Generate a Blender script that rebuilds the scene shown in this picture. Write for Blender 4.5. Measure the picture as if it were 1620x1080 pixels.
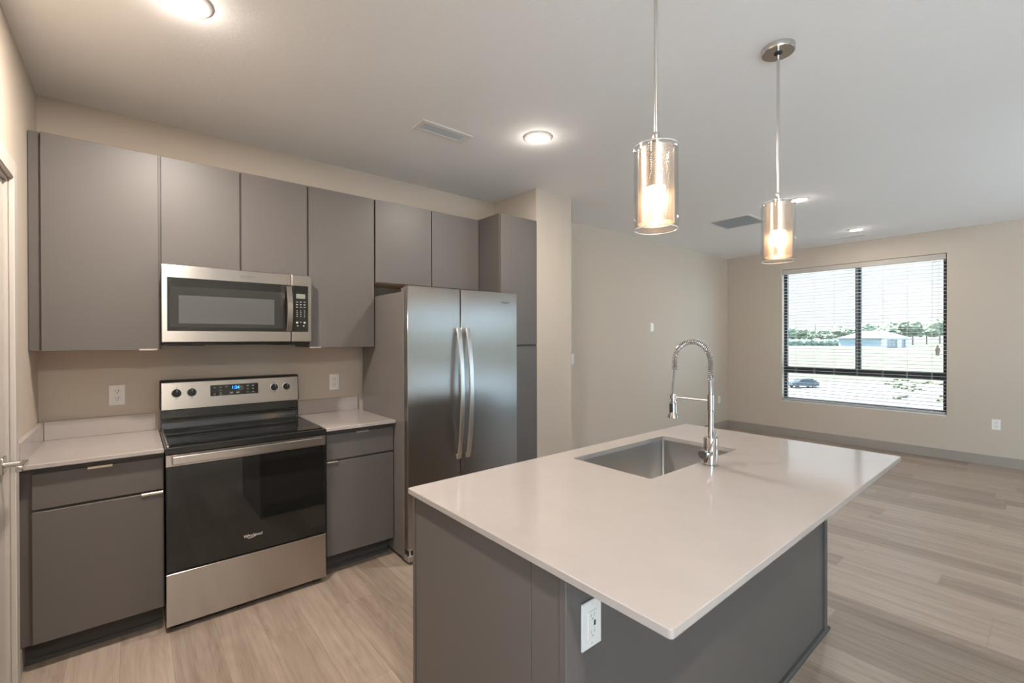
import bpy, bmesh, math, random
from mathutils import Vector, Matrix, noise

for o in list(bpy.data.objects):
    bpy.data.objects.remove(o, do_unlink=True)
SC = bpy.context.scene
COL = SC.collection
PI = math.pi

# ------------------------------------------------------------------ camera
CAM = (0.3845, -3.4350, 1.4387)
YAW, PITCH, ROLL, FPX = 0.6947, -0.0043, -0.0022, 719.54
cd = bpy.data.cameras.new('camera')
cam = bpy.data.objects.new('camera', cd)
COL.objects.link(cam)
cd.sensor_width = 36.0
cd.lens = FPX * 36.0 / 1620.0
cd.shift_y = -1.05 / 1620.0
cd.clip_start, cd.clip_end = 0.02, 2000
cam.matrix_world = (Matrix.Translation(CAM) @ Matrix.Rotation(-YAW, 4, 'Z')
                    @ Matrix.Rotation(PI / 2 + PITCH, 4, 'X') @ Matrix.Rotation(ROLL, 4, 'Z'))
SC.camera = cam

# ------------------------------------------------------------------ world: bright overcast sky
SKY_FRONT, SKY_REAR = .45, 3.4      # hazy white ahead, made much brighter behind the camera to light the room
world = bpy.data.worlds.new('overcast_sky')
SC.world = world
world.use_nodes = True
bg = world.node_tree.nodes['Background']
wn = world.node_tree
tcw = wn.nodes.new('ShaderNodeTexCoord')
dotw = wn.nodes.new('ShaderNodeVectorMath')
dotw.operation = 'DOT_PRODUCT'
dotw.inputs[1].default_value = (-.6, -.8, 0.0)
wn.links.new(tcw.outputs['Generated'], dotw.inputs[0])
mrw = wn.nodes.new('ShaderNodeMapRange')
mrw.interpolation_type = 'SMOOTHSTEP'
mrw.inputs['From Min'].default_value = -.45
mrw.inputs['From Max'].default_value = .35
mrw.inputs['To Min'].default_value = 0.0
mrw.inputs['To Max'].default_value = 1.0
wn.links.new(dotw.outputs['Value'], mrw.inputs['Value'])
rmw = wn.nodes.new('ShaderNodeValToRGB')
rmw.color_ramp.elements[0].color = (.96, .98, 1.0, 1)
rmw.color_ramp.elements[1].color = (.57, .79, 1.0, 1)
wn.links.new(mrw.outputs['Result'], rmw.inputs['Fac'])
strw = wn.nodes.new('ShaderNodeMath')
strw.operation = 'MULTIPLY_ADD'
strw.inputs[1].default_value = SKY_REAR - SKY_FRONT
strw.inputs[2].default_value = SKY_FRONT
wn.links.new(mrw.outputs['Result'], strw.inputs[0])
wn.links.new(rmw.outputs['Color'], bg.inputs['Color'])
wn.links.new(strw.outputs[0], bg.inputs['Strength'])

# sun from behind the building: lights the ground outside, never enters the windows
sun = bpy.data.lights.new('sun', 'SUN')
sun.energy = 23.0
sun.angle = .02
sun.color = (.97, .98, 1.0)
so_ = bpy.data.objects.new('sun', sun)
so_.rotation_euler = Vector((.03, -.60, -1.0)).to_track_quat('-Z', 'Y').to_euler()
COL.objects.link(so_)

# ------------------------------------------------------------------ exposure
vs = SC.view_settings
vs.view_transform = 'Standard'
vs.look = 'None'
vs.gamma = 1.0
vs.use_curve_mapping = False
vs.exposure = 1.36
SC.display_settings.display_device = 'sRGB'
cy = SC.cycles
cy.use_denoising = True
cy.max_bounces = 10
cy.diffuse_bounces = 6
cy.glossy_bounces = 5
cy.transmission_bounces = 6
cy.transparent_max_bounces = 24
cy.sample_clamp_indirect = 6.0
cy.caustics_reflective = False
cy.caustics_refractive = False

LAMP_W, LAMP_E = 8.5, 17.5     # kitchen downlights: centre row, and the row along the left wall
LIVING_W = 3.8           # living room circuit, dimmed
LAMP_C = (1.0, 0.905, 0.81)
BULB = 22.0              # pendant bulb radiance

def portal(name, loc, rot, sx, sy):
    """marks a window opening so the sky light through it is sampled well"""
    l = bpy.data.lights.new(name, 'AREA')
    l.shape = 'RECTANGLE'
    l.size, l.size_y = sx, sy
    l.cycles.is_portal = True
    o = bpy.data.objects.new(name, l)
    o.location, o.rotation_euler = loc, rot
    COL.objects.link(o)
portal('window_daylight', (7.99, -1.70, 1.48), (0, PI / 2, 0), 1.96, 1.80)
portal('patio_daylight', (5.65, -6.36, 1.11), (PI / 2, 0, 0), 1.9, 2.24)
portal('side_daylight', (-.17, -4.85, 1.25), (0, -PI / 2, 0), 2.1, 2.3)

# ================================================================== helpers
def link(o):
    COL.objects.link(o)
    return o

class MB:
    """collects shapes (world coordinates) into one mesh"""
    def __init__(self):
        self.bm = bmesh.new()
    def _merge(self, other, M=None):
        if M is not None:
            bmesh.ops.transform(other, matrix=M, verts=other.verts)
        me = bpy.data.meshes.new('tmp')
        other.to_mesh(me)
        other.free()
        self.bm.from_mesh(me)
        bpy.data.meshes.remove(me)
        return self
    def box(self, x0, x1, y0, y1, z0, z1, bev=0.0, seg=1, M=None):
        b = bmesh.new()
        bmesh.ops.create_cube(b, size=1.0)
        for v in b.verts:
            v.co = Vector((x0 + (v.co.x + .5) * (x1 - x0), y0 + (v.co.y + .5) * (y1 - y0), z0 + (v.co.z + .5) * (z1 - z0)))
        if bev:
            bmesh.ops.bevel(b, geom=list(b.edges), offset=bev, segments=seg, affect='EDGES', profile=0.5, clamp_overlap=True)
        return self._merge(b, M)
    def lathe(self, prof, center=(0, 0, 0), seg=32, axis='Z', caps=True, M=None):
        """prof: list of (radius, height) along the axis"""
        b = bmesh.new()
        rings = []
        for r, h in prof:
            if r < 1e-6:
                rings.append([b.verts.new((0, 0, h))])
            else:
                rings.append([b.verts.new((r * math.cos(2 * PI * i / seg), r * math.sin(2 * PI * i / seg), h)) for i in range(seg)])
        for a, c in zip(rings, rings[1:]):
            for i in range(seg):
                j = (i + 1) % seg
                if len(a) == 1 and len(c) == 1:
                    continue
                if len(a) == 1:
                    b.faces.new((a[0], c[j], c[i]))
                elif len(c) == 1:
                    b.faces.new((a[i], a[j], c[0]))
                else:
                    b.faces.new((a[i], a[j], c[j], c[i]))
        if caps:
            if len(rings[0]) > 1:
                b.faces.new(list(reversed(rings[0])))
            if len(rings[-1]) > 1:
                b.faces.new(rings[-1])
        bmesh.ops.recalc_face_normals(b, faces=b.faces)
        if axis == 'X':
            R = Matrix.Rotation(PI / 2, 4, 'Y')
        elif axis == 'Y':
            R = Matrix.Rotation(-PI / 2, 4, 'X')
        elif axis == '-Y':
            R = Matrix.Rotation(PI / 2, 4, 'X')
        elif axis == '-X':
            R = Matrix.Rotation(-PI / 2, 4, 'Y')
        else:
            R = Matrix.Identity(4)
        T = Matrix.Translation(center) @ R
        return self._merge(b, T if M is None else M @ T)
    def cyl(self, c, r, h, axis='Z', seg=24, bev=0.0):
        if bev:
            p = [(r - bev, 0), (r, bev), (r, h - bev), (r - bev, h)]
        else:
            p = [(r, 0), (r, h)]
        return self.lathe(p, c, seg, axis)
    def tube(self, pts, r, seg=12, closed_ends=True):
        pts = [Vector(p) for p in pts]
        rr = r if isinstance(r, (list, tuple)) else [r] * len(pts)
        b = bmesh.new()
        t0 = (pts[1] - pts[0]).normalized()
        up = Vector((0, 0, 1)) if abs(t0.z) < .9 else Vector((1, 0, 0))
        n = t0.cross(up).normalized()
        rings = []
        for i, p in enumerate(pts):
            t = ((pts[min(i + 1, len(pts) - 1)] - pts[max(i - 1, 0)])).normalized()
            n = (n - t * n.dot(t)).normalized()
            q = t.cross(n)
            rings.append([b.verts.new(p + (n * math.cos(2 * PI * k / seg) + q * math.sin(2 * PI * k / seg)) * rr[i]) for k in range(seg)])
        for a, c in zip(rings, rings[1:]):
            for k in range(seg):
                b.faces.new((a[k], a[(k + 1) % seg], c[(k + 1) % seg], c[k]))
        if closed_ends:
            b.faces.new(list(reversed(rings[0])))
            b.faces.new(rings[-1])
        bmesh.ops.recalc_face_normals(b, faces=b.faces)
        return self._merge(b)
    def ribbon(self, pts, w, th, wdir):
        """a flat bar swept along pts: width w along wdir, thickness th across"""
        pts = [Vector(p) for p in pts]
        wd = Vector(wdir)
        b = bmesh.new()
        rings = []
        for i, p in enumerate(pts):
            t = (pts[min(i + 1, len(pts) - 1)] - pts[max(i - 1, 0)]).normalized()
            n = t.cross(wd).normalized()
            c = th * .3
            ring = []
            for sx, sy in ((-w / 2 + c, -th / 2), (w / 2 - c, -th / 2), (w / 2, -th / 2 + c), (w / 2, th / 2 - c),
                           (w / 2 - c, th / 2), (-w / 2 + c, th / 2), (-w / 2, th / 2 - c), (-w / 2, -th / 2 + c)):
                ring.append(b.verts.new(p + wd * sx + n * sy))
            rings.append(ring)
        for a, c in zip(rings, rings[1:]):
            for k in range(8):
                b.faces.new((a[k], a[(k + 1) % 8], c[(k + 1) % 8], c[k]))
        b.faces.new(list(reversed(rings[0])))
        b.faces.new(rings[-1])
        bmesh.ops.recalc_face_normals(b, faces=b.faces)
        return self._merge(b)
    def prism(self, poly, axis, a0, a1, bev=0.0):
        """poly: 2-D outline; axis 'X': (y,z), 'Y': (x,z), 'Z': (x,y)"""
        b = bmesh.new()
        def P(u, v, w):
            return {'X': (w, u, v), 'Y': (u, w, v), 'Z': (u, v, w)}[axis]
        lo = [b.verts.new(P(u, v, a0)) for u, v in poly]
        hi = [b.verts.new(P(u, v, a1)) for u, v in poly]
        n = len(poly)
        b.faces.new(lo)
        b.faces.new(list(reversed(hi)))
        for i in range(n):
            b.faces.new((lo[i], hi[i], hi[(i + 1) % n], lo[(i + 1) % n]))
        bmesh.ops.recalc_face_normals(b, faces=b.faces)
        if bev:
            bmesh.ops.bevel(b, geom=list(b.edges), offset=bev, segments=1, affect='EDGES', profile=0.5, clamp_overlap=True)
        return self._merge(b)
    def slab(self, outer, z0, z1, hole=None, bev=0.002):
        """a stone slab with an eased outer edge and an optional cut-out"""
        b = bmesh.new()
        n = len(outer)
        cx = sum(p[0] for p in outer) / n
        cyy = sum(p[1] for p in outer) / n
        def inset(p):
            return (p[0] + (bev if p[0] < cx else -bev), p[1] + (bev if p[1] < cyy else -bev))
        ins = [inset(p) for p in outer]
        L = [[b.verts.new((x, y, z)) for x, y in pts] for pts, z in ((ins, z0), (outer, z0 + bev), (outer, z1 - bev), (ins, z1))]
        for a, c in zip(L, L[1:]):
            for i in range(n):
                b.faces.new((a[i], a[(i + 1) % n], c[(i + 1) % n], c[i]))
        if hole:
            m = len(hole)
            h0 = [b.verts.new((x, y, z0)) for x, y in hole]
            h1 = [b.verts.new((x, y, z1)) for x, y in hole]
            for i in range(m):
                b.faces.new((h0[i], h1[i], h1[(i + 1) % m], h0[(i + 1) % m]))
            for ring, hr in ((L[0], h0), (L[3], h1)):
                es = []
                for R in (ring, hr):
                    for i in range(len(R)):
                        e = b.edges.get((R[i], R[(i + 1) % len(R)]))
                        es.append(e or b.edges.new((R[i], R[(i + 1) % len(R)])))
                bmesh.ops.triangle_fill(b, use_beauty=True, use_dissolve=False, edges=es)
        else:
            b.faces.new(list(reversed(L[0])))
            b.faces.new(L[3])
        bmesh.ops.recalc_face_normals(b, faces=b.faces)
        return self._merge(b)
    def build(self, name, mat, parent=None, smooth=False, origin=None):
        bm = self.bm
        off = Vector((0, 0, 0))
        if parent is not None:
            r = parent
            while r is not None:
                off += r.location
                r = r.parent
        uv = bm.loops.layers.uv.new('UVMap')
        for f in bm.faces:
            nx, ny, nz = abs(f.normal.x), abs(f.normal.y), abs(f.normal.z)
            for l in f.loops:
                c = l.vert.co
                if nz >= nx and nz >= ny:
                    l[uv].uv = (c.x, c.y)
                elif ny >= nx:
                    l[uv].uv = (c.x, c.z)
                else:
                    l[uv].uv = (c.y, c.z)
        loc = Vector(origin) if origin is not None else Vector((0, 0, 0))
        for v in bm.verts:
            v.co = v.co - off - loc
        me = bpy.data.meshes.new(name)
        bm.to_mesh(me)
        bm.free()
        me.materials.append(mat)
        if smooth:
            me.polygons.foreach_set('use_smooth', [True] * len(me.polygons))
            try:
                me.set_sharp_from_angle(angle=math.radians(38))
            except Exception:
                pass
        o = bpy.data.objects.new(name, me)
        o.location = loc
        if parent is not None:
            o.parent = parent
        return link(o)

def rrect(x0, x1, y0, y1, r, n=5):
    pts = []
    for cx, cyy, a0 in ((x1 - r, y1 - r, 0), (x0 + r, y1 - r, 90), (x0 + r, y0 + r, 180), (x1 - r, y0 + r, 270)):
        for k in range(n + 1):
            a = math.radians(a0 + 90 * k / n)
            pts.append((cx + r * math.cos(a), cyy + r * math.sin(a)))
    return pts

def thing(name, label, cat, loc, group=None, kind=None):
    o = bpy.data.objects.new(name, None)
    o.empty_display_size = .1
    o.location = loc
    o['label'] = label
    o['category'] = cat
    if group:
        o['group'] = group
    return link(o)

def tag(o, label, cat, group=None, kind=None):
    o['label'] = label
    o['category'] = cat
    if group:
        o['group'] = group
    if kind:
        o['kind'] = kind
    return o

def struct(o):
    o['kind'] = 'structure'
    return o

def copy_tree(o, parent=None):
    c = o.copy()
    link(c)
    if parent is not None:
        c.parent = parent
    for ch in list(o.children):
        copy_tree(ch, c)
    return c

def text_mesh(name, body, size, mat, parent, loc, rot, ext=0.0004, align='LEFT', shear=0.0):
    cu = bpy.data.curves.new(name, 'FONT')
    cu.body = body
    cu.size = size
    cu.extrude = ext
    cu.align_x = align
    cu.shear = shear
    tmp = bpy.data.objects.new('tmp_text', cu)
    link(tmp)
    dg = bpy.context.evaluated_depsgraph_get()
    me = bpy.data.meshes.new_from_object(tmp.evaluated_get(dg))
    bpy.data.objects.remove(tmp, do_unlink=True)
    off = Vector((0, 0, 0))
    r = parent
    while r is not None:
        off += r.location
        r = r.parent
    M = Matrix.Translation(Vector(loc) - off) @ rot.to_4x4()
    me.transform(M)
    me.materials.clear()
    me.materials.append(mat)
    o = bpy.data.objects.new(name, me)
    o.parent = parent
    return link(o)
FACING = Matrix.Rotation(PI / 2, 3, 'X')      # text that faces -Y (towards the camera side)

# ================================================================== materials
def new_mat(name):
    m = bpy.data.materials.new(name)
    m.use_nodes = True
    nt = m.node_tree
    return m, nt, nt.nodes['Principled BSDF']

def bump_noise(nt, b, scale, strength, dist=0.002, detail=3.0, vec=None):
    n = nt.nodes.new('ShaderNodeTexNoise')
    n.inputs['Scale'].default_value = scale
    n.inputs['Detail'].default_value = detail
    tc = nt.nodes.new('ShaderNodeTexCoord')
    nt.links.new(tc.outputs['Object'], n.inputs['Vector'])
    bp = nt.nodes.new('ShaderNodeBump')
    bp.inputs['Strength'].default_value = strength
    bp.inputs['Distance'].default_value = dist
    nt.links.new(n.outputs['Fac'], bp.inputs['Height'])
    nt.links.new(bp.outputs['Normal'], b.inputs['Normal'])
    return n

def simple(name, col, rough=.5, metal=0.0, spec=None, bump=None, emit=None, estr=0, coat=0.0, coat_r=.05, var=None):
    m, nt, b = new_mat(name)
    b.inputs['Base Color'].default_value = (*col, 1)
    b.inputs['Roughness'].default_value = rough
    b.inputs['Metallic'].default_value = metal
    if spec is not None:
        b.inputs['Specular IOR Level'].default_value = spec
    if coat:
        b.inputs['Coat Weight'].default_value = coat
        b.inputs['Coat Roughness'].default_value = coat_r
    if bump:
        bump_noise(nt, b, *bump)
    if emit:
        b.inputs['Emission Color'].default_value = (*emit, 1)
        b.inputs['Emission Strength'].default_value = estr
    if var:                                   # gentle colour variation: (scale, amount)
        tc = nt.nodes.new('ShaderNodeTexCoord')
        n = nt.nodes.new('ShaderNodeTexNoise')
        n.inputs['Scale'].default_value = var[0]
        n.inputs['Detail'].default_value = 5
        nt.links.new(tc.outputs['Object'], n.inputs['Vector'])
        r = nt.nodes.new('ShaderNodeValToRGB')
        a = var[1]
        r.color_ramp.elements[0].position = .3
        r.color_ramp.elements[1].position = .7
        r.color_ramp.elements[0].color = (*[c * (1 - a) for c in col], 1)
        r.color_ramp.elements[1].color = (*[min(1, c * (1 + a)) for c in col], 1)
        nt.links.new(n.outputs['Fac'], r.inputs['Fac'])
        nt.links.new(r.outputs['Color'], b.inputs['Base Color'])
    return m

def brushed(name, col, rough, aniso, rot):
    """brushed steel; rot 0 smears reflections sideways, 0.25 up and down"""
    m, nt, b = new_mat(name)
    b.inputs['Metallic'].default_value = 1.0
    b.inputs['Roughness'].default_value = rough
    b.inputs['Anisotropic'].default_value = aniso
    b.inputs['Anisotropic Rotation'].default_value = rot
    tg = nt.nodes.new('ShaderNodeTangent')
    tg.direction_type = 'UV_MAP'
    tg.uv_map = 'UVMap'
    nt.links.new(tg.outputs['Tangent'], b.inputs['Tangent'])
    uv = nt.nodes.new('ShaderNodeUVMap')
    uv.uv_map = 'UVMap'
    mp = nt.nodes.new('ShaderNodeMapping')
    mp.inputs['Scale'].default_value = (900, 6, 1) if rot < .1 else (6, 900, 1)
    nt.links.new(uv.outputs['UV'], mp.inputs['Vector'])
    n = nt.nodes.new('ShaderNodeTexNoise')
    n.inputs['Scale'].default_value = 1.0
    n.inputs['Detail'].default_value = 2
    nt.links.new(mp.outputs['Vector'], n.inputs['Vector'])
    r = nt.nodes.new('ShaderNodeValToRGB')
    r.color_ramp.elements[0].color = (*[c * .93 for c in col], 1)
    r.color_ramp.elements[1].color = (*[min(1, c * 1.05) for c in col], 1)
    nt.links.new(n.outputs['Fac'], r.inputs['Fac'])
    nt.links.new(r.outputs['Color'], b.inputs['Base Color'])
    return m

def pane_glass(name, tint=(1, 1, 1), refl=1.0):
    """thin clear glass: see-through with a Fresnel reflection"""
    m = bpy.data.materials.new(name)
    m.use_nodes = True
    nt = m.node_tree
    nt.nodes.clear()
    out = nt.nodes.new('ShaderNodeOutputMaterial')
    mix = nt.nodes.new('ShaderNodeMixShader')
    tr = nt.nodes.new('ShaderNodeBsdfTransparent')
    tr.inputs['Color'].default_value = (*tint, 1)
    gl = nt.nodes.new('ShaderNodeBsdfGlossy')
    gl.inputs['Roughness'].default_value = .01
    lw = nt.nodes.new('ShaderNodeLayerWeight')
    pw = nt.nodes.new('ShaderNodeMath')
    pw.operation = 'POWER'
    pw.inputs[1].default_value = 5.0
    nt.links.new(lw.outputs['Facing'], pw.inputs[0])
    mul = nt.nodes.new('ShaderNodeMath')
    mul.operation = 'MULTIPLY_ADD'
    mul.inputs[1].default_value = .55 * refl
    mul.inputs[2].default_value = .04 * refl
    nt.links.new(pw.outputs[0], mul.inputs[0])
    nt.links.new(mul.outputs[0], mix.inputs['Fac'])
    nt.links.new(tr.outputs[0], mix.inputs[1])
    nt.links.new(gl.outputs[0], mix.inputs[2])
    nt.links.new(mix.outputs[0], out.inputs['Surface'])
    return m

def perforated(name):
    """chromed sheet with a staggered pattern of round holes; UV = (arc length, height) in metres"""
    m, nt, b = new_mat(name)
    b.inputs['Base Color'].default_value = (.82, .70, .60, 1)
    b.inputs['Metallic'].default_value = 1.0
    b.inputs['Roughness'].default_value = .36
    N = nt.nodes.new
    L = nt.links.new
    uv = N('ShaderNodeUVMap')
    uv.uv_map = 'UVMap'
    def grid(offu, offv):
        mp = N('ShaderNodeMapping')
        p = .0058
        mp.inputs['Scale'].default_value = (1 / p, 1 / (p * 1.25), 1)
        mp.inputs['Location'].default_value = (offu, offv, 0)
        L(uv.outputs['UV'], mp.inputs['Vector'])
        fr = N('ShaderNodeVectorMath'); fr.operation = 'FRACTION'
        L(mp.outputs['Vector'], fr.inputs[0])
        sb = N('ShaderNodeVectorMath'); sb.operation = 'SUBTRACT'
        L(fr.outputs[0], sb.inputs[0]); sb.inputs[1].default_value = (.5, .5, 0)
        sep = N('ShaderNodeSeparateXYZ'); L(sb.outputs[0], sep.inputs[0])
        cb = N('ShaderNodeCombineXYZ'); L(sep.outputs[0], cb.inputs[0]); L(sep.outputs[1], cb.inputs[1])
        ln = N('ShaderNodeVectorMath'); ln.operation = 'LENGTH'; L(cb.outputs[0], ln.inputs[0])
        return ln.outputs['Value']
    mn = N('ShaderNodeMath'); mn.operation = 'MINIMUM'
    L(grid(0, 0), mn.inputs[0]); L(grid(.5, .5), mn.inputs[1])
    gt = N('ShaderNodeMath'); gt.operation = 'GREATER_THAN'
    L(mn.outputs[0], gt.inputs[0]); gt.inputs[1].default_value = .215
    tr = N('ShaderNodeBsdfTransparent')
    mix = N('ShaderNodeMixShader')
    L(gt.outputs[0], mix.inputs['Fac'])
    L(tr.outputs[0], mix.inputs[1])
    L(b.outputs[0], mix.inputs[2])
    L(mix.outputs[0], nt.nodes['Material Output'].inputs['Surface'])
    return m

def plank_floor(name):
    """vinyl planks running along Y: 0.18 m x 1.22 m, random offsets, grain stretched along the plank"""
    m, nt, b = new_mat(name)
    N = nt.nodes.new
    L = nt.links.new
    def math_(op, a, c=None):
        n = N('ShaderNodeMath'); n.operation = op
        for i, v in enumerate((a, c)):
            if v is None:
                continue
            if isinstance(v, (int, float)):
                n.inputs[i].default_value = v
            else:
                L(v, n.inputs[i])
        return n.outputs[0]
    tc = N('ShaderNodeTexCoord')
    sep = N('ShaderNodeSeparateXYZ')
    L(tc.outputs['Object'], sep.inputs[0])
    u = math_('DIVIDE', math_('ADD', sep.outputs[0], 20.05), .182)
    row = math_('FLOOR', u)
    fu = math_('FRACT', u)
    wn = N('ShaderNodeTexWhiteNoise'); wn.noise_dimensions = '1D'
    L(row, wn.inputs['W'])
    v = math_('ADD', math_('DIVIDE', math_('ADD', sep.outputs[1], 20.0), 1.22), wn.outputs['Value'])
    idx = math_('FLOOR', v)
    fv = math_('FRACT', v)
    cb = N('ShaderNodeCombineXYZ'); L(row, cb.inputs[0]); L(idx, cb.inputs[1])
    wn2 = N('ShaderNodeTexWhiteNoise'); wn2.noise_dimensions = '2D'
    L(cb.outputs[0], wn2.inputs['Vector'])
    # grain
    gv = N('ShaderNodeCombineXYZ')
    L(math_('ADD', math_('MULTIPLY', sep.outputs[0], 26.0), math_('MULTIPLY', wn2.outputs['Value'], 90.0)), gv.inputs[0])
    L(math_('ADD', math_('MULTIPLY', sep.outputs[1], .9), math_('MULTIPLY', wn2.outputs['Value'], 37.0)), gv.inputs[1])
    g1 = N('ShaderNodeTexNoise'); g1.inputs['Scale'].default_value = 1.0; g1.inputs['Detail'].default_value = 7
    g1.inputs['Roughness'].default_value = .62; g1.inputs['Distortion'].default_value = .35
    L(gv.outputs[0], g1.inputs['Vector'])
    fine = N('ShaderNodeCombineXYZ')
    L(math_('MULTIPLY', sep.outputs[0], 240.0), fine.inputs[0]); L(math_('MULTIPLY', sep.outputs[1], 7.0), fine.inputs[1])
    g2 = N('ShaderNodeTexNoise'); g2.inputs['Scale'].default_value = 1.0; g2.inputs['Detail'].default_value = 3
    L(fine.outputs[0], g2.inputs['Vector'])
    # cathedral figure: waves bent by noise
    wv = N('ShaderNodeCombineXYZ')
    L(math_('ADD', math_('MULTIPLY', sep.outputs[0], 5.5), math_('MULTIPLY', wn2.outputs['Value'], 13.0)), wv.inputs[0])
    L(math_('ADD', math_('MULTIPLY', sep.outputs[1], .75), math_('MULTIPLY', wn2.outputs['Value'], 29.0)), wv.inputs[1])
    w = N('ShaderNodeTexNoise'); w.inputs['Scale'].default_value = 1.0; w.inputs['Detail'].default_value = 1
    L(wv.outputs[0], w.inputs['Vector'])
    ringv = math_('FRACT', math_('MULTIPLY', w.outputs['Fac'], 16.0))
    ring = math_('ABSOLUTE', math_('SUBTRACT', ringv, .5))
    tone = math_('ADD', math_('ADD', math_('MULTIPLY', wn2.outputs['Value'], .32), .05),
                 math_('ADD', math_('ADD', math_('MULTIPLY', g1.outputs['Fac'], .80), -.04),
                       math_('ADD', math_('ADD', math_('MULTIPLY', g2.outputs['Fac'], .30), -.07), math_('MULTIPLY', ring, .15))))
    ramp = N('ShaderNodeValToRGB')
    e = ramp.color_ramp.elements
    e[0].position = .36; e[0].color = (.200, .150, .118, 1)
    e[1].position = .98; e[1].color = (.435, .352, .29, 1)
    mid = e.new(.66); mid.color = (.32, .252, .20, 1)
    L(tone, ramp.inputs['Fac'])
    # seams
    eu = math_('MINIMUM', fu, math_('SUBTRACT', 1.0, fu))
    ev = math_('MINIMUM', fv, math_('SUBTRACT', 1.0, fv))
    seam = math_('MINIMUM', math_('DIVIDE', eu, .010), math_('DIVIDE', ev, .0014))
    seam = math_('MINIMUM', seam, 1.0)
    dark = math_('ADD', math_('MULTIPLY', seam, .32), .68)
    mx = N('ShaderNodeMix'); mx.data_type = 'RGBA'; mx.blend_type = 'MULTIPLY'
    mx.inputs['Factor'].default_value = 1.0
    L(ramp.outputs['Color'], mx.inputs['A'])
    cc = N('ShaderNodeCombineColor')
    for i in range(3):
        L(dark, cc.inputs[i])
    L(cc.outputs[0], mx.inputs['B'])
    L(mx.outputs['Result'], b.inputs['Base Color'])
    b.inputs['Roughness'].default_value = .38
    b.inputs['Specular IOR Level'].default_value = .35
    bp = N('ShaderNodeBump'); bp.inputs['Strength'].default_value = .25; bp.inputs['Distance'].default_value = .0012
    L(math_('ADD', math_('MULTIPLY', seam, .8), math_('MULTIPLY', g2.outputs['Fac'], .25)), bp.inputs['Height'])
    L(bp.outputs['Normal'], b.inputs['Normal'])
    return m

def quartz(name):
    m, nt, b = new_mat(name)
    tc = nt.nodes.new('ShaderNodeTexCoord')
    n = nt.nodes.new('ShaderNodeTexNoise')
    n.inputs['Scale'].default_value = 6.0
    n.inputs['Detail'].default_value = 8
    n.inputs['Roughness'].default_value = .7
    nt.links.new(tc.outputs['Object'], n.inputs['Vector'])
    r = nt.nodes.new('ShaderNodeValToRGB')
    r.color_ramp.elements[0].position = .35
    r.color_ramp.elements[0].color = (.385, .345, .322, 1)
    r.color_ramp.elements[1].position = .6
    r.color_ramp.elements[1].color = (.40, .358, .335, 1)
    nt.links.new(n.outputs['Fac'], r.inputs['Fac'])
    nt.links.new(r.outputs['Color'], b.inputs['Base Color'])
    b.inputs['Roughness'].default_value = .10
    b.inputs['Specular IOR Level'].default_value = .55
    return m

def emitter(name, col, s):
    m = bpy.data.materials.new(name)
    m.use_nodes = True
    nt = m.node_tree
    nt.nodes.clear()
    out = nt.nodes.new('ShaderNodeOutputMaterial')
    e = nt.nodes.new('ShaderNodeEmission')
    e.inputs['Color'].default_value = (*col, 1)
    e.inputs['Strength'].default_value = s
    nt.links.new(e.outputs[0], out.inputs['Surface'])
    return m

M = {}
M['wall'] = simple('greige_wall_paint', (.545, .468, .388), .75, bump=(260, .12, .0015))
M['ceiling'] = simple('ceiling_paint', (.82, .81, .80), .9, bump=(75, .35, .003, 5))
M['floor'] = plank_floor('oak_look_planks')
M['base'] = simple('baseboard_greige', (.33, .29, .25), .5)
M['trim'] = simple('door_trim_paint', (.50, .455, .41), .45)
M['cab'] = simple('grey_cabinet_laminate', (.116, .104, .096), .44, spec=.5, var=(420, .05))
M['frame'] = simple('grey_cabinet_frame', (.105, .094, .086), .45, var=(420, .05))
M['toe'] = simple('dark_toe_kick', (.060, .057, .052), .55)
M['under'] = simple('maple_cabinet_underside', (.66, .47, .31), .5, var=(60, .1))
M['pull'] = simple('satin_steel_pull', (.78, .66, .56), .28, 1.0)
M['quartz'] = quartz('white_quartz')
M['steel_v'] = brushed('fridge_steel', (.415, .398, .378), .29, 1.0, 0.0)
M['steel_h'] = brushed('range_steel', (.50, .462, .425), .27, .8, .25)
M['steel'] = simple('satin_steel', (.58, .56, .535), .32, 1.0)
M['sink'] = brushed('sink_steel', (.50, .485, .465), .33, .5, .25)
M['chrome'] = simple('chrome', (.60, .575, .565), .07, 1.0)
M['hose'] = simple('grey_hose', (.20, .18, .185), .4, .3)
M['nickel'] = simple('brushed_nickel', (.62, .60, .57), .22, 1.0)
M['blackglass'] = simple('black_glass', (.012, .012, .011), .03, spec=.5, coat=.3)
M['cooktop'] = simple('black_ceramic_glass', (.010, .010, .010), .05, spec=.6)
M['burner'] = simple('burner_ring_print', (.055, .055, .055), .12)
M['enamel'] = simple('black_enamel', (.018, .018, .017), .09, spec=.6)
M['plastic'] = simple('black_plastic', (.02, .02, .02), .4)
M['grey_side'] = simple('fridge_side_grey', (.165, .15, .14), .16, spec=.5, bump=(900, .05, .001))
M['gasket'] = simple('dark_gasket', (.03, .028, .026), .6)
M['white'] = simple('white_plastic', (.80, .77, .74), .35)
M['slot'] = simple('outlet_slot', (.06, .055, .05), .5)
M['vent'] = simple('white_vent_metal', (.74, .71, .68), .45)
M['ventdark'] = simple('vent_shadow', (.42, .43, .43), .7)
M['slatgrey'] = simple('grey_vent_fin', (.60, .61, .60), .5)
M['slatwhite'] = simple('bright_vent_fin', (.90, .92, .94), .4)
M['glass'] = pane_glass('window_glass', (.97, .99, .98), .9)
M['shadeglass'] = pane_glass('pendant_clear_glass', (.97, .965, .955), 1.15)
M['rim'] = simple('glass_edge', (.62, .63, .62), .08, spec=.8)
M['mesh'] = perforated('perforated_steel')
M['bulb'] = emitter('lit_bulb', (1.0, .74, .46), BULB)
M['lens'] = emitter('lit_downlight_lens', (1.0, .84, .66), 9.0)
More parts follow.
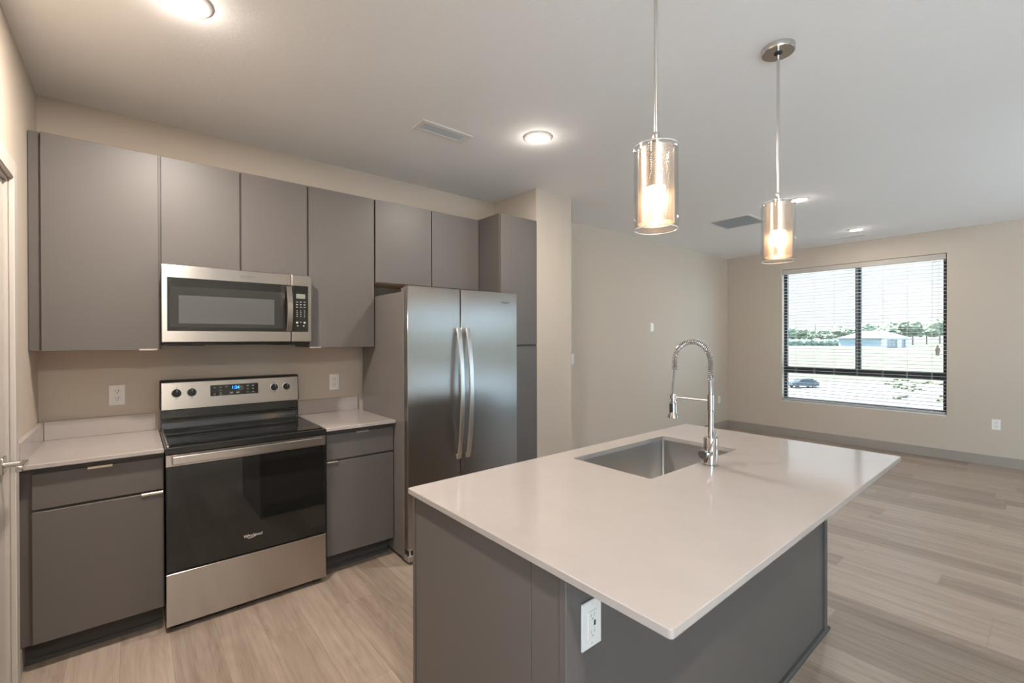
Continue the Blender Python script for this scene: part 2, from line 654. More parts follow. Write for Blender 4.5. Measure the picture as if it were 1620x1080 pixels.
M['bulbbase'] = simple('bulb_neck', (.75, .70, .64), .35)
M['winframe'] = simple('dark_window_frame', (.028, .030, .033), .45)
M['slat'] = simple('white_blind_slat', (.48, .49, .50), .45)
M['cord'] = simple('blind_cord', (.70, .70, .68), .7)
M['tassel'] = simple('blind_tassel', (.40, .36, .33), .5)
M['sill'] = simple('white_sill', (.78, .77, .74), .4)
M['print'] = simple('grey_print', (.42, .41, .38), .5)
M['lightprint'] = simple('pale_print', (.68, .64, .58), .4)
M['badge'] = simple('dark_badge', (.20, .19, .18), .35, .6)
M['lcd'] = simple('lcd_display', (.20, .21, .17), .3)
M['micwin'] = simple('oven_window_mesh', (.085, .088, .085), .12, spec=.5)
M['blue'] = emitter('blue_clock_digits', (.02, .28, 1.0), 2.2)
M['amber'] = emitter('amber_indicator', (1.0, .35, .05), .12)
M['grass'] = simple('dry_grass', (.034, .041, .022), .9, var=(.06, .25))
M['lot'] = simple('pale_concrete', (.052, .052, .052), .9, var=(.2, .10))
M['bouncelot'] = simple('bounce_ground_pale', (.53, .57, .61), .9, var=(.2, .05))  # for the added rear ground, kept pale to bounce light indoors
M['tuft'] = simple('pale_scrub', (.060, .062, .038), .9)
M['leaf'] = simple('tree_foliage', (.10, .118, .078), .9, var=(.5, .3))
M['leafdark'] = simple('hedge_foliage', (.075, .10, .075), .9, var=(.5, .3))
M['trunk'] = simple('tree_trunk', (.10, .08, .06), .9)
M['siding'] = simple('blue_grey_siding', (.21, .25, .28), .7)
M['housewhite'] = simple('white_house_trim', (.35, .35, .35), .6)
M['houseroof'] = simple('grey_shingle_roof', (.10, .11, .115), .85)
M['housedark'] = simple('house_window', (.09, .095, .10), .3)
M['carpaint'] = simple('blue_grey_car_paint', (.050, .075, .090), .25, .3)
M['carglass'] = simple('car_glass', (.03, .04, .045), .1)
M['tyre'] = simple('tyre', (.02, .02, .02), .8)
M['red'] = simple('tail_light', (.5, .05, .06), .3)

# ================================================================== the room
H = 2.7267            # ceiling height
XW = 7.80             # window wall
YF = -6.20            # wall behind the camera
WY0, WY1, WZ0, WZ1 = -2.5914, -0.8087, 0.5111, 2.4492     # window opening
PX0, PX1, PZ1 = 4.75, 6.55, 2.20                           # opening for the patio door added behind the camera
DY0, DY1, DZ1 = -1.60, -0.725, 2.10                        # door opening in the left wall

struct(MB().box(-.2, XW + .2, YF - .2, .2, -.12, 0).build('floor', M['floor']))
struct(MB().box(-.2, XW + .2, YF - .2, .2, H, H + .12).build('ceiling', M['ceiling']))
struct(MB().box(-.15, XW + .15, 0, .15, 0, H).build('wall_back', M['wall']))
b = MB()
b.box(XW, XW + .16, WY1, 0, 0, H).box(XW, XW + .16, YF, WY0, 0, H)
b.box(XW, XW + .16, WY0, WY1, 0, WZ0).box(XW, XW + .16, WY0, WY1, WZ1, H)
struct(b.build('wall_right', M['wall']))
b = MB()
LY0, LY1, LZ0, LZ1 = -6.0, -3.7, .25, 2.25               # opening for the side window added behind the camera
b.box(-.15, 0, DY1, 0, 0, H).box(-.15, 0, LY1, DY0, 0, H).box(-.15, 0, YF, LY0, 0, H)
b.box(-.15, 0, LY0, LY1, 0, LZ0).box(-.15, 0, LY0, LY1, LZ1, H).box(-.15, 0, DY0, DY1, DZ1, H)
struct(b.build('wall_left', M['wall']))
b = MB()
b.box(-.15, PX0, YF - .15, YF, 0, H).box(PX1, XW + .15, YF - .15, YF, 0, H).box(PX0, PX1, YF - .15, YF, PZ1, H)
struct(b.build('wall_front', M['wall']))
SX0, SX1, SY = 3.0345, 3.4700, -.582
struct(MB().box(SX0, SX1, SY, 0, 0, H).build('wall_partition', M['wall']))

def baseboard(name, parts):
    b = MB()
    for p in parts:
        b.box(*p, bev=.003)
    return struct(b.build(name, M['base']))
BB = .1145
baseboard('baseboard_right', [(XW - .014, XW, YF, -.014, 0, BB)])
baseboard('baseboard_back', [(SX1 + .014, XW, -.014, 0, 0, BB)])
baseboard('baseboard_partition', [(SX0 + .004, SX1 + .014, SY - .014, SY, 0, BB), (SX1, SX1 + .014, SY, 0, 0, BB)])
baseboard('baseboard_left', [(0, .012, -.660, -.50, 0, .11), (0, .012, YF, DY0 - .065, 0, .11)])
baseboard('baseboard_front', [(.012, PX0 - .07, YF, YF + .014, 0, BB), (PX1 + .07, XW - .014, YF, YF + .014, 0, BB)])

# door in the left wall, seen only edge-on at the picture's left border
b = MB()
b.box(0, .018, DY1 - .008, DY1 + .060, 0, DZ1 + .065, bev=.003)
b.box(0, .018, DY0 - .060, DY0 + .008, 0, DZ1 + .065, bev=.003)
b.box(0, .018, DY0 + .008, DY1 - .008, DZ1 - .008, DZ1 + .065, bev=.003)
b.box(-.15, 0, DY1 - .020, DY1, 0, DZ1).box(-.15, 0, DY0, DY0 + .020, 0, DZ1).box(-.15, 0, DY0 + .02, DY1 - .02, DZ1 - .02, DZ1)
struct(b.build('trim_1', M['trim']))
door = struct(MB().box(-.052, -.012, DY0 + .023, DY1 - .023, .008, DZ1 - .023, bev=.002).build('door_1', M['trim']))
b = MB()
HY, HZ = -.815, .952
b.box(-.012, .000, HY - .033, HY + .033, HZ - .033, HZ + .033, bev=.003)
b.lathe([(.0115, 0), (.0115, .046)], (-.001, HY, HZ), 20, 'X')
b.box(.042, .062, HY - .118, HY + .014, HZ - .011, HZ + .011, bev=.003)
b.build('door_lever', M['nickel'], door, smooth=True)
struct(MB().box(-.30, -.16, DY0 - .1, DY1 + .1, 0, DZ1 + .1).build('closet_box', M['trim']))     # unseen closet box behind the door, not a trim piece

# window in the right wall
win = bpy.data.objects.new('window_1', None)
win.location = (XW + .11, (WY0 + WY1) / 2, WZ0)
struct(link(win))
fx0, fx1 = XW + .085, XW + .145
fr = MB()
fr.box(fx0, fx1, WY1 - .040, WY1, WZ0, WZ1, bev=.003).box(fx0, fx1, WY0, WY0 + .040, WZ0, WZ1, bev=.003)
fr.box(fx0, fx1, WY0, WY1, WZ0, WZ0 + .045, bev=.003).box(fx0, fx1, WY0, WY1, WZ1 - .045, WZ1, bev=.003)
fr.box(fx0 - .004, fx1, WY0, WY1, .930, 1.022, bev=.003)
fr.box(fx0 - .002, fx1, -1.742, -1.682, 1.02, WZ1, bev=.003)
fr.build('window_frame', M['winframe'], win)
gl = MB()
gl.box(XW + .112, XW + .118, WY0 + .03, WY1 - .03, WZ0 + .03, WZ1 - .03)
gl.build('window_pane', M['glass'], win)
MB().box(XW + .001, fx0, WY0 + .001, WY1 - .001, WZ0 - .0, WZ0 + .012, bev=.002).build('window_sill', M['sill'], win)

# unseen patio door, added to throw cool light on the far walls
pd = bpy.data.objects.new('added_patio_door', None)
pd.location = ((PX0 + PX1) / 2, YF, 0)
struct(link(pd))
fr = MB()
y0, y1 = YF - .12, YF - .05
fr.box(PX0, PX0 + .06, y0, y1, 0, PZ1).box(PX1 - .06, PX1, y0, y1, 0, PZ1).box(PX0, PX1, y0, y1, PZ1 - .06, PZ1).box(PX0, PX1, y0, y1, 0, .07)
fr.box(5.62, 5.68, y0, y1, .07, PZ1 - .06)
fr.build('window_frame', M['winframe'], pd)
MB().box(PX0 + .05, PX1 - .05, YF - .088, YF - .082, .06, PZ1 - .05).build('window_pane', M['glass'], pd)

pd = bpy.data.objects.new('added_side_window', None)  # unseen side window, added to let in more daylight
pd.location = (-.08, (LY0 + LY1) / 2, LZ0)
struct(link(pd))
fr = MB()
x0, x1 = -.12, -.05
fr.box(x0, x1, LY0, LY0 + .05, LZ0, LZ1).box(x0, x1, LY1 - .05, LY1, LZ0, LZ1)
fr.box(x0, x1, LY0, LY1, LZ0, LZ0 + .05).box(x0, x1, LY0, LY1, LZ1 - .05, LZ1).box(x0, x1, -4.88, -4.82, LZ0 + .05, LZ1 - .05)
fr.build('window_frame', M['winframe'], pd)
MB().box(-.088, -.082, LY0 + .04, LY1 - .04, LZ0 + .04, LZ1 - .04).build('window_pane', M['glass'], pd)

# ================================================================== cabinets
YD0, YD1 = -.610, -.591        # base door fronts
def pull(parent, x0, x1, zt, yfront, below=False):
    """edge pull: a bent steel tab over the door or drawer edge"""
    b = MB()
    if below:
        b.box(x0, x1, yfront - .006, yfront + .018, zt - .003, zt - .0004, bev=.0008)
        b.box(x0, x1, yfront - .0085, yfront - .0055, zt - .003, zt + .006, bev=.0008)
    else:
        b.box(x0, x1, yfront - .006, yfront + .018, zt + .0004, zt + .003, bev=.0008)
        b.box(x0, x1, yfront - .0085, yfront - .0055, zt - .008, zt + .003, bev=.0008)
    return b.build('pull', M['pull'], parent)

def base_cabinet(x0, x1, label, filler, door_x0, door_x1, pull_drawer, pull_door):
    c = thing('base_cabinet', label, 'cabinet', ((x0 + x1) / 2, -.3, 0), 'grey base cabinets under the kitchen counters')
    b = MB()
    b.box(x0, x1, -.590, -.004, .115, .885)
    b.build('cabinet_body', M['frame'], c)
    b = MB()
    b.box(x0 + .003, x1 - .003, -.510, -.060, .0, .115)
    b.build('toe_kick', M['toe'], c)
    MB().prism([(-.511, 0), (-.526, 0), (-.524, .010), (-.518, .016), (-.511, .018)], 'X', x0 + .004, x1 - .003).build('shoe_molding', M['toe'], c)
    d = MB().box(door_x0, door_x1, YD0, YD1, .704, .858, bev=.0015).build('drawer', M['cab'], c)
    pull(d, pull_drawer[0], pull_drawer[1], .858, YD0)
    d = MB().box(door_x0, door_x1, YD0, YD1, .121, .692, bev=.0015).build('door', M['cab'], c)
    pull(d, pull_door[0], pull_door[1], .692, YD0)
    return c
base_cabinet(.003, .4985, 'grey base cabinet with one drawer in the room corner next to the range', True, .046, .4945, (.223, .309), (.413, .4945))
base_cabinet(1.266, 1.7135, 'grey base cabinet with one drawer between range and fridge', False, 1.279, 1.7110, (1.459, 1.541), (1.279, 1.345))

# worktops either side of the range
CT0, CT1, CYF = .886, .9066, -.641
t = thing('countertop', 'white quartz countertop in the room corner with backsplash and side splash', 'countertop', (.25, -.3, .886), 'white quartz worktops')
MB().slab([(.002, CYF), (.4985, CYF), (.4985, -.002), (.002, -.002)], CT0, CT1).build('slab', M['quartz'], t)
MB().box(.022, .487, -.021, -.001, CT1, 1.0065, bev=.0015).build('backsplash', M['quartz'], t)
MB().box(.001, .0215, -.640, -.001, CT1, 1.0065, bev=.0015).build('side_splash', M['quartz'], t)
t = thing('countertop', 'small white quartz countertop between range and fridge with backsplash', 'countertop', (1.49, -.3, .886), 'white quartz worktops')
MB().slab([(1.265, CYF), (1.7135, CYF), (1.7135, -.002), (1.265, -.002)], CT0, CT1).build('slab', M['quartz'], t)
MB().box(1.272, 1.700, -.021, -.001, CT1, 1.0065, bev=.0015).build('backsplash', M['quartz'], t)

# wall cabinets
UY0, UY1 = -.3115, -.2935
def wall_cabinet(x0, x1, z0, label, doors, pulls=()):
    c = thing('wall_cabinet', label, 'cabinet', ((x0 + x1) / 2, -.15, z0), 'grey wall cabinets in a row')
    MB().box(x0, x1, -.292, -.002, z0 + .004, 2.4395).build('cabinet_body', M['frame'], c)
    MB().box(x0 + .004, x1 - .004, -.270, -.004, z0 + .0005, z0 + .004).build('underside_panel', M['under'], c)
    for i, (a, e) in enumerate(doors):
        d = MB().box(a, e, UY0, UY1, z0, 2.437, bev=.0015).build('door', M['cab'], c)
        if i < len(pulls) and pulls[i]:
            pull(d, pulls[i][0], pulls[i][1], z0, UY0, below=True)
    return c
wall_cabinet(.003, .5015, 1.384, 'tall grey wall cabinet in the room corner next to the microwave', [(.046, .4925)], [(.410, .486)])
wall_cabinet(.5020, 1.2600, 1.846, 'short grey two-door wall cabinet above the microwave', [(.5045, .8765), (.8845, 1.2565)])
wall_cabinet(1.2605, 1.7125, 1.384, 'tall grey single-door wall cabinet between microwave and fridge', [(1.267, 1.7085)], [(1.268, 1.340)])
wall_cabinet(1.7130, 2.6240, 1.846, 'short grey two-door wall cabinet above the fridge', [(1.7195, 2.1715), (2.1785, 2.6215)])

# pantry
c = thing('pantry_cabinet', 'full height grey pantry cabinet between the fridge and the wall stub', 'cabinet', (2.83, -.3, 0))
MB().box(2.6260, 3.0340, -.582, -.002, .100, 2.4395).build('cabinet_body', M['frame'], c)
MB().box(2.630, 3.030, -.520, -.06, 0, .100).build('toe_kick', M['toe'], c)
for z0, z1 in ((1.391, 2.4375), (.112, 1.376)):
    MB().box(2.6330, 3.0220, -.6015, -.5830, z0, z1, bev=.0015).build('door', M['cab'], c)

# ================================================================== range
RX0, RX1 = .5035, 1.2600
rg = thing('range', 'stainless electric range with black glass cooktop between the base cabinets', 'range', ((RX0 + RX1) / 2, -.33, 0))
MB().box(RX0 + .002, RX1 - .002, -.620, -.010, .030, .898).build('range_body', M['enamel'], rg)
# cooktop with its frame
ck = MB().slab([(RX0 - .002, -.664), (RX1 + .002, -.664), (RX1 + .002, -.050), (RX0 - .002, -.050)], .876, .9105, bev=.005).build('cooktop', M['enamel'], rg)
MB().box(RX0 + .016, RX1 - .016, -.640, -.095, .9105, .9145, bev=.001).build('glass_top', M['cooktop'], ck)
for cx, cyy, r in ((.70, -.50, .115), (1.075, -.50, .095), (.70, -.23, .075), (1.075, -.23, .105)):
    for rr in (r, r * .62):
        b = MB()
        b.lathe([(rr - .0015, 0), (rr + .0015, 0), (rr + .0015, .0003), (rr - .0015, .0003), (rr - .0015, 0)], (cx, cyy, .9146), 48, caps=False)
        b.build('burner_marking', M['burner'], ck)
for x in (RX0 + .010, RX1 - .010):
    MB().box(x - .0035, x + .0035, -.648, -.085, .9105, .9155, bev=.001).build('side_trim', M['steel'], ck)
# backguard
bk = MB()
bk.prism([(-.010, .90), (-.085, .90), (-.074, .945), (-.066, 1.03), (-.010, 1.03)], 'X', RX0 + .004, RX1 - .004, bev=.002)
bk.box(RX0 + .003, RX1 - .003, -.080, -.012, .958, .972, bev=.004)
bk = bk.build('backguard', M['enamel'], rg)
pz0, pz1 = 1.026, 1.197
def guard_y(z):                       # the sloped control face
    return -.094 + (z - pz0) * .10
b = MB()
b.prism([(-.012, pz0), (guard_y(pz0), pz0), (guard_y(pz1) + .004, pz1 - .006), (guard_y(pz1) + .014, pz1), (-.012, pz1)], 'X', RX0, RX1, bev=.003)
b.build('backguard_shell', M['plastic'], bk)
b = MB()
Mface = Matrix.Translation((0, guard_y(pz0), pz0)) @ Matrix.Rotation(math.atan(-.10), 4, 'X')
def face_box(b, x0, x1, z0, z1, t0, t1, bev=0.0):
    return b.box(x0, x1, -t1, -t0, z0 - pz0, z1 - pz0, bev=bev, M=Mface)
face_box(b, RX0 + .005, RX1 - .005, pz0 - .002, pz1 - .012, -.002, .003, .0025)
b.build('control_panel', M['steel_h'], bk)
b = MB(); face_box(b, .750, 1.012, 1.089, 1.156, .0031, .0042, .0004)
b.build('display', M['blackglass'], bk)
b = MB()
random.seed(5)
for x, z, w, h in ((.772, 1.141, .012, .004), (.803, 1.141, .012, .004), (.834, 1.141, .010, .004), (.803, 1.122, .012, .006),
                   (.772, 1.104, .014, .0025), (.803, 1.106, .012, .0025), (.772, 1.097, .012, .003), (.803, 1.097, .012, .003),
                   (.924, 1.141, .010, .004), (.924, 1.130, .012, .002), (.924, 1.120, .008, .003), (.952, 1.141, .012, .005),
                   (.982, 1.141, .012, .005), (.952, 1.122, .009, .007), (.982, 1.122, .009, .007), (.952, 1.101, .012, .003), (.982, 1.101, .014, .004),
                   (.862, 1.103, .018, .010), (.896, 1.103, .018, .010)):
    face_box(b, x - w / 2, x + w / 2, z - h / 2, z + h / 2, .0042, .0046)
b.build('key_print', M['print'], bk)
b = MB()
face_box(b, .905, .918, 1.137, 1.143, .0042, .0046)
face_box(b, .898, .912, 1.118, 1.122, .0042, .0046)
b.build('indicator', M['amber'], bk)
text_mesh('clock_digits', '1:26', .026, M['blue'], bk, (.862, guard_y(1.127) - .0048, 1.1275), Matrix.Rotation(PI / 2 + math.atan(-.10), 3, 'X'))
def knob(x, z):
    b = MB()
    T = Mface @ Matrix.Translation((x, -.003, z - pz0)) @ Matrix.Rotation(PI / 2, 4, 'X')
    b.lathe([(.0225, 0), (.0225, .003), (.0205, .006), (.0185, .020), (.0165, .022), (0, .022)], (0, 0, 0), 28, M=T)
    b.box(-.0045, .0045, -.0185, .0185, .020, .031, bev=.0015, M=T)
    k = b.build('knob', M['plastic'], bk, smooth=True)
    b = MB()
    b.lathe([(.0225, 0), (.0255, 0), (.0255, .0022), (.0225, .0030), (.0225, 0)], (0, 0, 0), 28, caps=False, M=T)
    b.build('knob_bezel', M['steel'], bk, smooth=True)
    b = MB()
    b.box(-.0010, .0010, .004, .0175, .031, .0316, M=T)
    m_ = b.build('pointer', M['lightprint'], bk)
    b = MB()
    for dx, dz in ((0, .031), (-.004, -.033), (.003, -.033)):
        b.box(dx - .002, dx + .002, dz - .002, dz + .002, 0, .0006, M=T)
    b.build('dial_print', M['badge'], bk)
for x in (.582, .656, 1.108, 1.182):
    knob(x, 1.121)
# oven door
od = MB().box(RX0 + .001, RX1 - .001, -.655, -.622, .293, .874, bev=.003).build('oven_door', M['enamel'], rg)
MB().box(RX0 + .0005, RX1 - .0005, -.6585, -.640, .8145, .8735, bev=.0015).build('door_top_trim', M['steel_h'], od)
MB().box(RX0 + .006, RX1 - .003, -.6572, -.654, .297, .8140, bev=.001).build('door_glass', M['blackglass'], od)
b = MB()
b.box(.527, 1.226, -.706, -.688, .832, .872, bev=.004, seg=2)
b.box(.527, .553, -.690, -.6575, .835, .869, bev=.002).box(1.200, 1.226, -.690, -.6575, .835, .869, bev=.002)
b.build('oven_handle', M['steel_h'], od)
text_mesh('brand_lettering', 'Whirlpool', .0215, M['lightprint'], od, (.833, -.6577, .3785), FACING, .0003)
def swoosh(parent, cx, z, a, bb, y, mat, w):
    pts = [(cx + a * math.cos(k), y, z + bb * math.sin(k) + .18 * a * math.cos(k)) for k in [math.radians(d) for d in range(-205, 35, 12)]]
    MB().tube(pts, [max(.0003, w * math.sin(PI * (i + .5) / len(pts))) for i in range(len(pts))], 6).build('brand_ring', mat, parent)
swoosh(od, .870, .383, .020, .010, -.6577, M['lightprint'], .0011)
b = MB(); b.box(.520, 1.245, -.640, -.6225, .288, .2925)
b.build('vent_gap', M['plastic'], od)
dw = MB().box(RX0 + .0005, RX1 - .0005, -.6565, -.622, .031, .2875, bev=.002).build('drawer', M['steel_h'], rg)
MB().box(RX0 + .002, RX1 - .002, -.6225, -.60, .026, .875).build('side_edge', M['plastic'], rg)
for x in (RX0 + .05, RX1 - .05):
    for y in (-.585, -.07):
        MB().lathe([(.020, 0), (.020, .010), (.012, .014), (.012, .031)], (x, y, 0), 16).build('leg', M['plastic'], rg)

# ================================================================== microwave
MX0, MX1, MYF, MZ0, MZ1 = .4995, 1.2580, -.400, 1.424, 1.840
mw = thing('microwave', 'stainless over-the-range microwave under the short wall cabinet', 'microwave', ((MX0 + MX1) / 2, -.2, MZ0))
MB().box(MX0 + .004, MX1 - .004, -.372, -.006, MZ0 - .006, MZ1 + .003, bev=.002).build('microwave_body', M['plastic'], mw)
b = MB(); b.box(MX0 + .006, MX1 - .006, -.380, -.02, MZ0 - .016, MZ0 - .004, bev=.003)
b.box(MX0 + .03, MX0 + .20, -.33, -.12, MZ0 - .020, MZ0 - .014).box(MX1 - .20, MX1 - .03, -.33, -.12, MZ0 - .020, MZ0 - .014)
b.build('bottom_vent', M['enamel'], mw)
md = MB().box(MX0, 1.1360, MYF, -.374, MZ0, MZ1, bev=.004, seg=2).build('microwave_door', M['steel_h'], mw)
MB().box(.5245, 1.1335, MYF - .0015, MYF + .004, 1.4855, 1.7735, bev=.001).build('door_glass', M['blackglass'], md)
MB().box(.536, 1.090, MYF - .0022, MYF, 1.505, 1.725, bev=.0004).build('glass_border', simple('smoked_glass', (.030, .030, .028), .04), md)
MB().box(.5745, 1.0420, MYF - .0030, MYF, 1.526, 1.6785, bev=.0004).build('viewing_window', M['micwin'], md)
hp = [(1.1225, MYF - .010 - .030 * math.sin(PI * (k / 14.0)) ** .8, 1.492 + .270 * k / 14.0) for k in range(15)]
hb = MB().ribbon(hp, .032, .009, (1, 0, 0))
hb.box(1.112, 1.133, MYF - .012, MYF, 1.494, 1.512, bev=.002).box(1.112, 1.133, MYF - .012, MYF, 1.742, 1.760, bev=.002)
hb.build('handle', M['steel_h'], md, smooth=True)
text_mesh('brand_lettering', 'Whirlpool', .0185, M['badge'], md, (.862, MYF - .0004, 1.801), FACING, .0002)
swoosh(md, .894, 1.805, .017, .008, MYF - .0004, M['badge'], .0008)
cp = MB().box(1.1390, MX1, MYF, -.374, MZ0, MZ1, bev=.004, seg=2).build('control_panel', M['steel_h'], mw)
MB().box(1.1400, 1.2365, MYF - .0015, MYF + .004, 1.4855, 1.7725, bev=.0014).build('key_panel', M['blackglass'], cp)
MB().box(1.1655, 1.2185, MYF - .0022, MYF, 1.6935, 1.7215, bev=.0004).build('display', M['lcd'], cp)
b = MB()
def dot(x, z, w, h):
    b.box(x - w / 2, x + w / 2, MYF - .0020, MYF - .001, z - h / 2, z + h / 2)
for r_, z in enumerate((1.671, 1.655, 1.639)):
    for x in (1.170, 1.192, 1.214):
        dot(x, z, .012, .0028 if r_ != 1 else .0045)
for z in (1.617, 1.605, 1.593, 1.581):
    for x in (1.170, 1.192, 1.214):
        dot(x, z, .0045, .0045)
dot(1.170, 1.543, .011, .011); dot(1.192, 1.546, .010, .003); dot(1.214, 1.543, .011, .011)
dot(1.174, 1.523, .008, .005); dot(1.209, 1.523, .008, .005)
b.build('key_print', M['print'], cp)

# ================================================================== fridge
FX0, FX1, FYF = 1.7165, 2.6225, -.812
fg = thing('refrigerator', 'stainless side-by-side refrigerator with grey sides and two bowed handles', 'refrigerator', ((FX0 + FX1) / 2, -.42, 0))
MB().box(FX0, FX1, -.748, -.075, .030, 1.745, bev=.003).build('fridge_body', M['grey_side'], fg)
MB().box(FX0 + .010, FX1 - .010, -.758, -.745, .090, 1.742).build('door_gasket', M['gasket'], fg)
split = 2.1140
for x0, x1, hx in ((FX0, split - .0045, 2.0850), (split + .0045, FX1, 2.1600)):
    n = 10
    poly = [(x0, -.757), (x1, -.757), (x1, FYF + .006)]
    for k in range(1, n):
        u = k / n
        poly.append((x1 + (x0 - x1) * u, FYF + .006 - .006 * math.sin(PI * u) ** .6))
    poly.append((x0, FYF + .006))
    d = MB().prism(poly, 'Z', .107, 1.779, bev=.002).build('fridge_door', M['steel_v'], fg, smooth=True)
    # bowed handle, ends seated on the door
    pts = []
    for k in range(25):
        u = k / 24.0
        z = .627 + .885 * u
        pts.append((hx, FYF - .014 - .050 * math.sin(PI * u) ** .75, z))
    hb = MB().ribbon(pts, .036, .014, (1, 0, 0))
    for z in (.640, 1.499):
        hb.box(hx - .016, hx + .016, FYF - .016, FYF + .002, z - .014, z + .014, bev=.003)
    hb.build('handle', M['steel'], d, smooth=True)
    if x0 > split:
        text_mesh('brand_lettering', 'Whirlpool', .0185, M['badge'], d, (2.466, FYF - .0012, 1.702), FACING, .0006)
        swoosh(d, 2.498, 1.706, .017, .008, FYF - .001, M['badge'], .0009)
b = MB()
b.box(FX0 + .004, FX1 - .004, -.768, -.70, .010, .092, bev=.003)
b.build('base_grille', M['gasket'], fg)
for x in (FX0 + .002, FX1 - .044):
    b = MB()
    b.box(x, x + .042, -.806, -.74, .020, .060, bev=.003)
    b.box(x + .002, x + .040, -.806, -.760, .092, .1065, bev=.002)
    b.lathe([(.007, 0), (.007, .05)], (x + .021, -.785, .058), 14)
    b.build('door_hinge', M['steel'], fg)
for x in (FX0 + .06, FX1 - .06):
    for y in (-.70, -.12):
        MB().lathe([(.022, 0), (.022, .032)], (x, y, 0), 16).build('roller_foot', M['plastic'], fg)
b = MB()
b.box(FX0 + .012, FX0 + .085, -.800, -.690, 1.7455, 1.772, bev=.004).box(FX1 - .085, FX1 - .012, -.800, -.690, 1.7455, 1.772, bev=.004)
b.build('hinge_cover', M['grey_side'], fg)

# ================================================================== island
IX0, IX1, IY0, IY1 = 1.1368, 3.0361, -2.9854, -1.9459
isl = thing('kitchen_island', 'grey kitchen island base with panelled end under the white worktop', 'kitchen island', (2.08, -2.33, 0))
EX, NX = 1.160, 3.000
ZB = .8845
MB().box(EX, EX + .018, -2.5765, -1.9640, 0, ZB, bev=.0012).build('end_panel', M['cab'], isl)
MB().box(EX - .003, EX + .018, -1.9620, -1.9440 + .0, 0, ZB, bev=.002).build('corner_strip', M['frame'], isl)
MB().box(EX, EX + .018, -2.6790, -2.5785, 0, ZB, bev=.0012).build('end_filler', M['cab'], isl)
MB().box(EX - .004, EX + .018, -2.7030, -2.6800, 0, ZB, bev=.002).build('corner_post', M['cab'], isl)
MB().box(EX + .018, NX - .025, -2.7000, -2.6820, 0, ZB, bev=.001).build('back_panel', M['cab'], isl)
MB().box(NX - .024, NX + .012, -2.7100, -2.6800, 0, ZB, bev=.002).build('corner_post', M['frame'], isl)
MB().box(NX - .006, NX + .012, -2.6790, -1.9640, 0, ZB, bev=.0012).build('end_panel', M['cab'], isl)
b = MB()
b.prism([(-2.7005, 0), (-2.7175, 0), (-2.7165, .010), (-2.711, .017), (-2.7005, .019)], 'X', EX, NX + .020)
b.prism([(NX + .0125, 0), (NX + .029, 0), (NX + .028, .010), (NX + .022, .017), (NX + .0125, .019)], 'Y', -2.7175, -1.98)
b.build('shoe_molding', M['toe'], isl)
MB().box(EX + .018, NX - .006, -1.9850, -1.9670, .105, ZB).build('front_frame', M['frame'], isl)
MB().box(EX + .018, NX - .006, -2.0450, -2.0300, 0, .105).build('toe_kick', M['toe'], isl)
for a, e in ((1.185, 1.630), (1.640, 2.255), (2.265, 2.880)):
    MB().box(a, min(e, NX - .02), -1.9665, -1.9485, .115, .868, bev=.0015).build('door', M['cab'], isl)
MB().box(EX + .018, NX - .006, -2.6820, -1.9850, .105, .123).build('cabinet_floor', M['frame'], isl)

SKX0, SKX1, SKY0, SKY1 = 1.8880, 2.6080, -2.4500, -2.0530
it = MB().slab(rrect(IX0, IX1, IY0, IY1, .008), .8860, CT1, hole=rrect(SKX0, SKX1, SKY0, SKY1, .012), bev=.002).build('countertop', M['quartz'], origin=(2.08, -2.46, .886))
tag(it, 'long white quartz worktop on the island with a sink cut-out', 'countertop', 'white quartz worktops')

# sink
sk = thing('kitchen_sink', 'undermount stainless single-bowl sink set in the island worktop', 'sink', (2.25, -2.25, .65))
b = bmesh.new()
rings = []
def ring(x0, x1, y0, y1, r, z):
    rings.append([b.verts.new((x, y, z)) for x, y in rrect(x0, x1, y0, y1, r, 6)])
e = .006
ring(SKX0 - .030, SKX1 + .030, SKY0 - .030, SKY1 + .030, .030, .8855)
ring(SKX0 - e, SKX1 + e, SKY0 - e, SKY1 + e, .016, .8855)
ring(SKX0 - e, SKX1 + e, SKY0 - e, SKY1 + e, .016, .676)
ring(SKX0 - e + .006, SKX1 + e - .006, SKY0 - e + .006, SKY1 + e - .006, .014, .666)
ring(SKX0 + .02, SKX1 - .02, SKY0 + .02, SKY1 - .02, .010, .662)
for a, c in zip(rings, rings[1:]):
    n = len(a)
    for i in range(n):
        b.faces.new((a[i], a[(i + 1) % n], c[(i + 1) % n], c[i]))
b.faces.new(rings[-1])
bmesh.ops.recalc_face_normals(b, faces=b.faces)
w = MB(); w._merge(b)
so = w.build('sink_bowl', M['sink'], sk, smooth=True)
md_ = so.modifiers.new('wall_thickness', 'SOLIDIFY'); md_.thickness = .0012; md_.offset = -1
MB().lathe([(.057, .0), (.057, .002), (.045, .003), (.040, -.006), (0, -.006)], (2.25, -2.25, .6622), 32).build('drain', M['chrome'], sk, smooth=True)

# faucet
FXc, FYc = 2.253, -2.500
fa = thing('faucet', 'chrome spring-neck kitchen faucet standing behind the island sink', 'faucet', (FXc, FYc, CT1))
MB().lathe([(.031, 0), (.031, .004), (.0285, .006), (.0285, .112), (.026, .117), (.0108, .117)], (FXc, FYc, CT1), 36).build('faucet_body', M['chrome'], fa, smooth=True)
MB().lathe([(.0108, 0), (.0108, .11)], (FXc, FYc, 1.020), 24).build('riser', M['chrome'], fa, smooth=True)
b = MB(); b.lathe([(.0108, 0), (.0132, .001), (.0132, .066), (.0108, .067)], (FXc, FYc, 1.136), 24)
b.lathe([(.0115, 0), (.0143, .0), (.0143, .003), (.0115, .003)], (FXc, FYc, 1.132), 24)
b.build('collar', M['chrome'], fa, smooth=True)
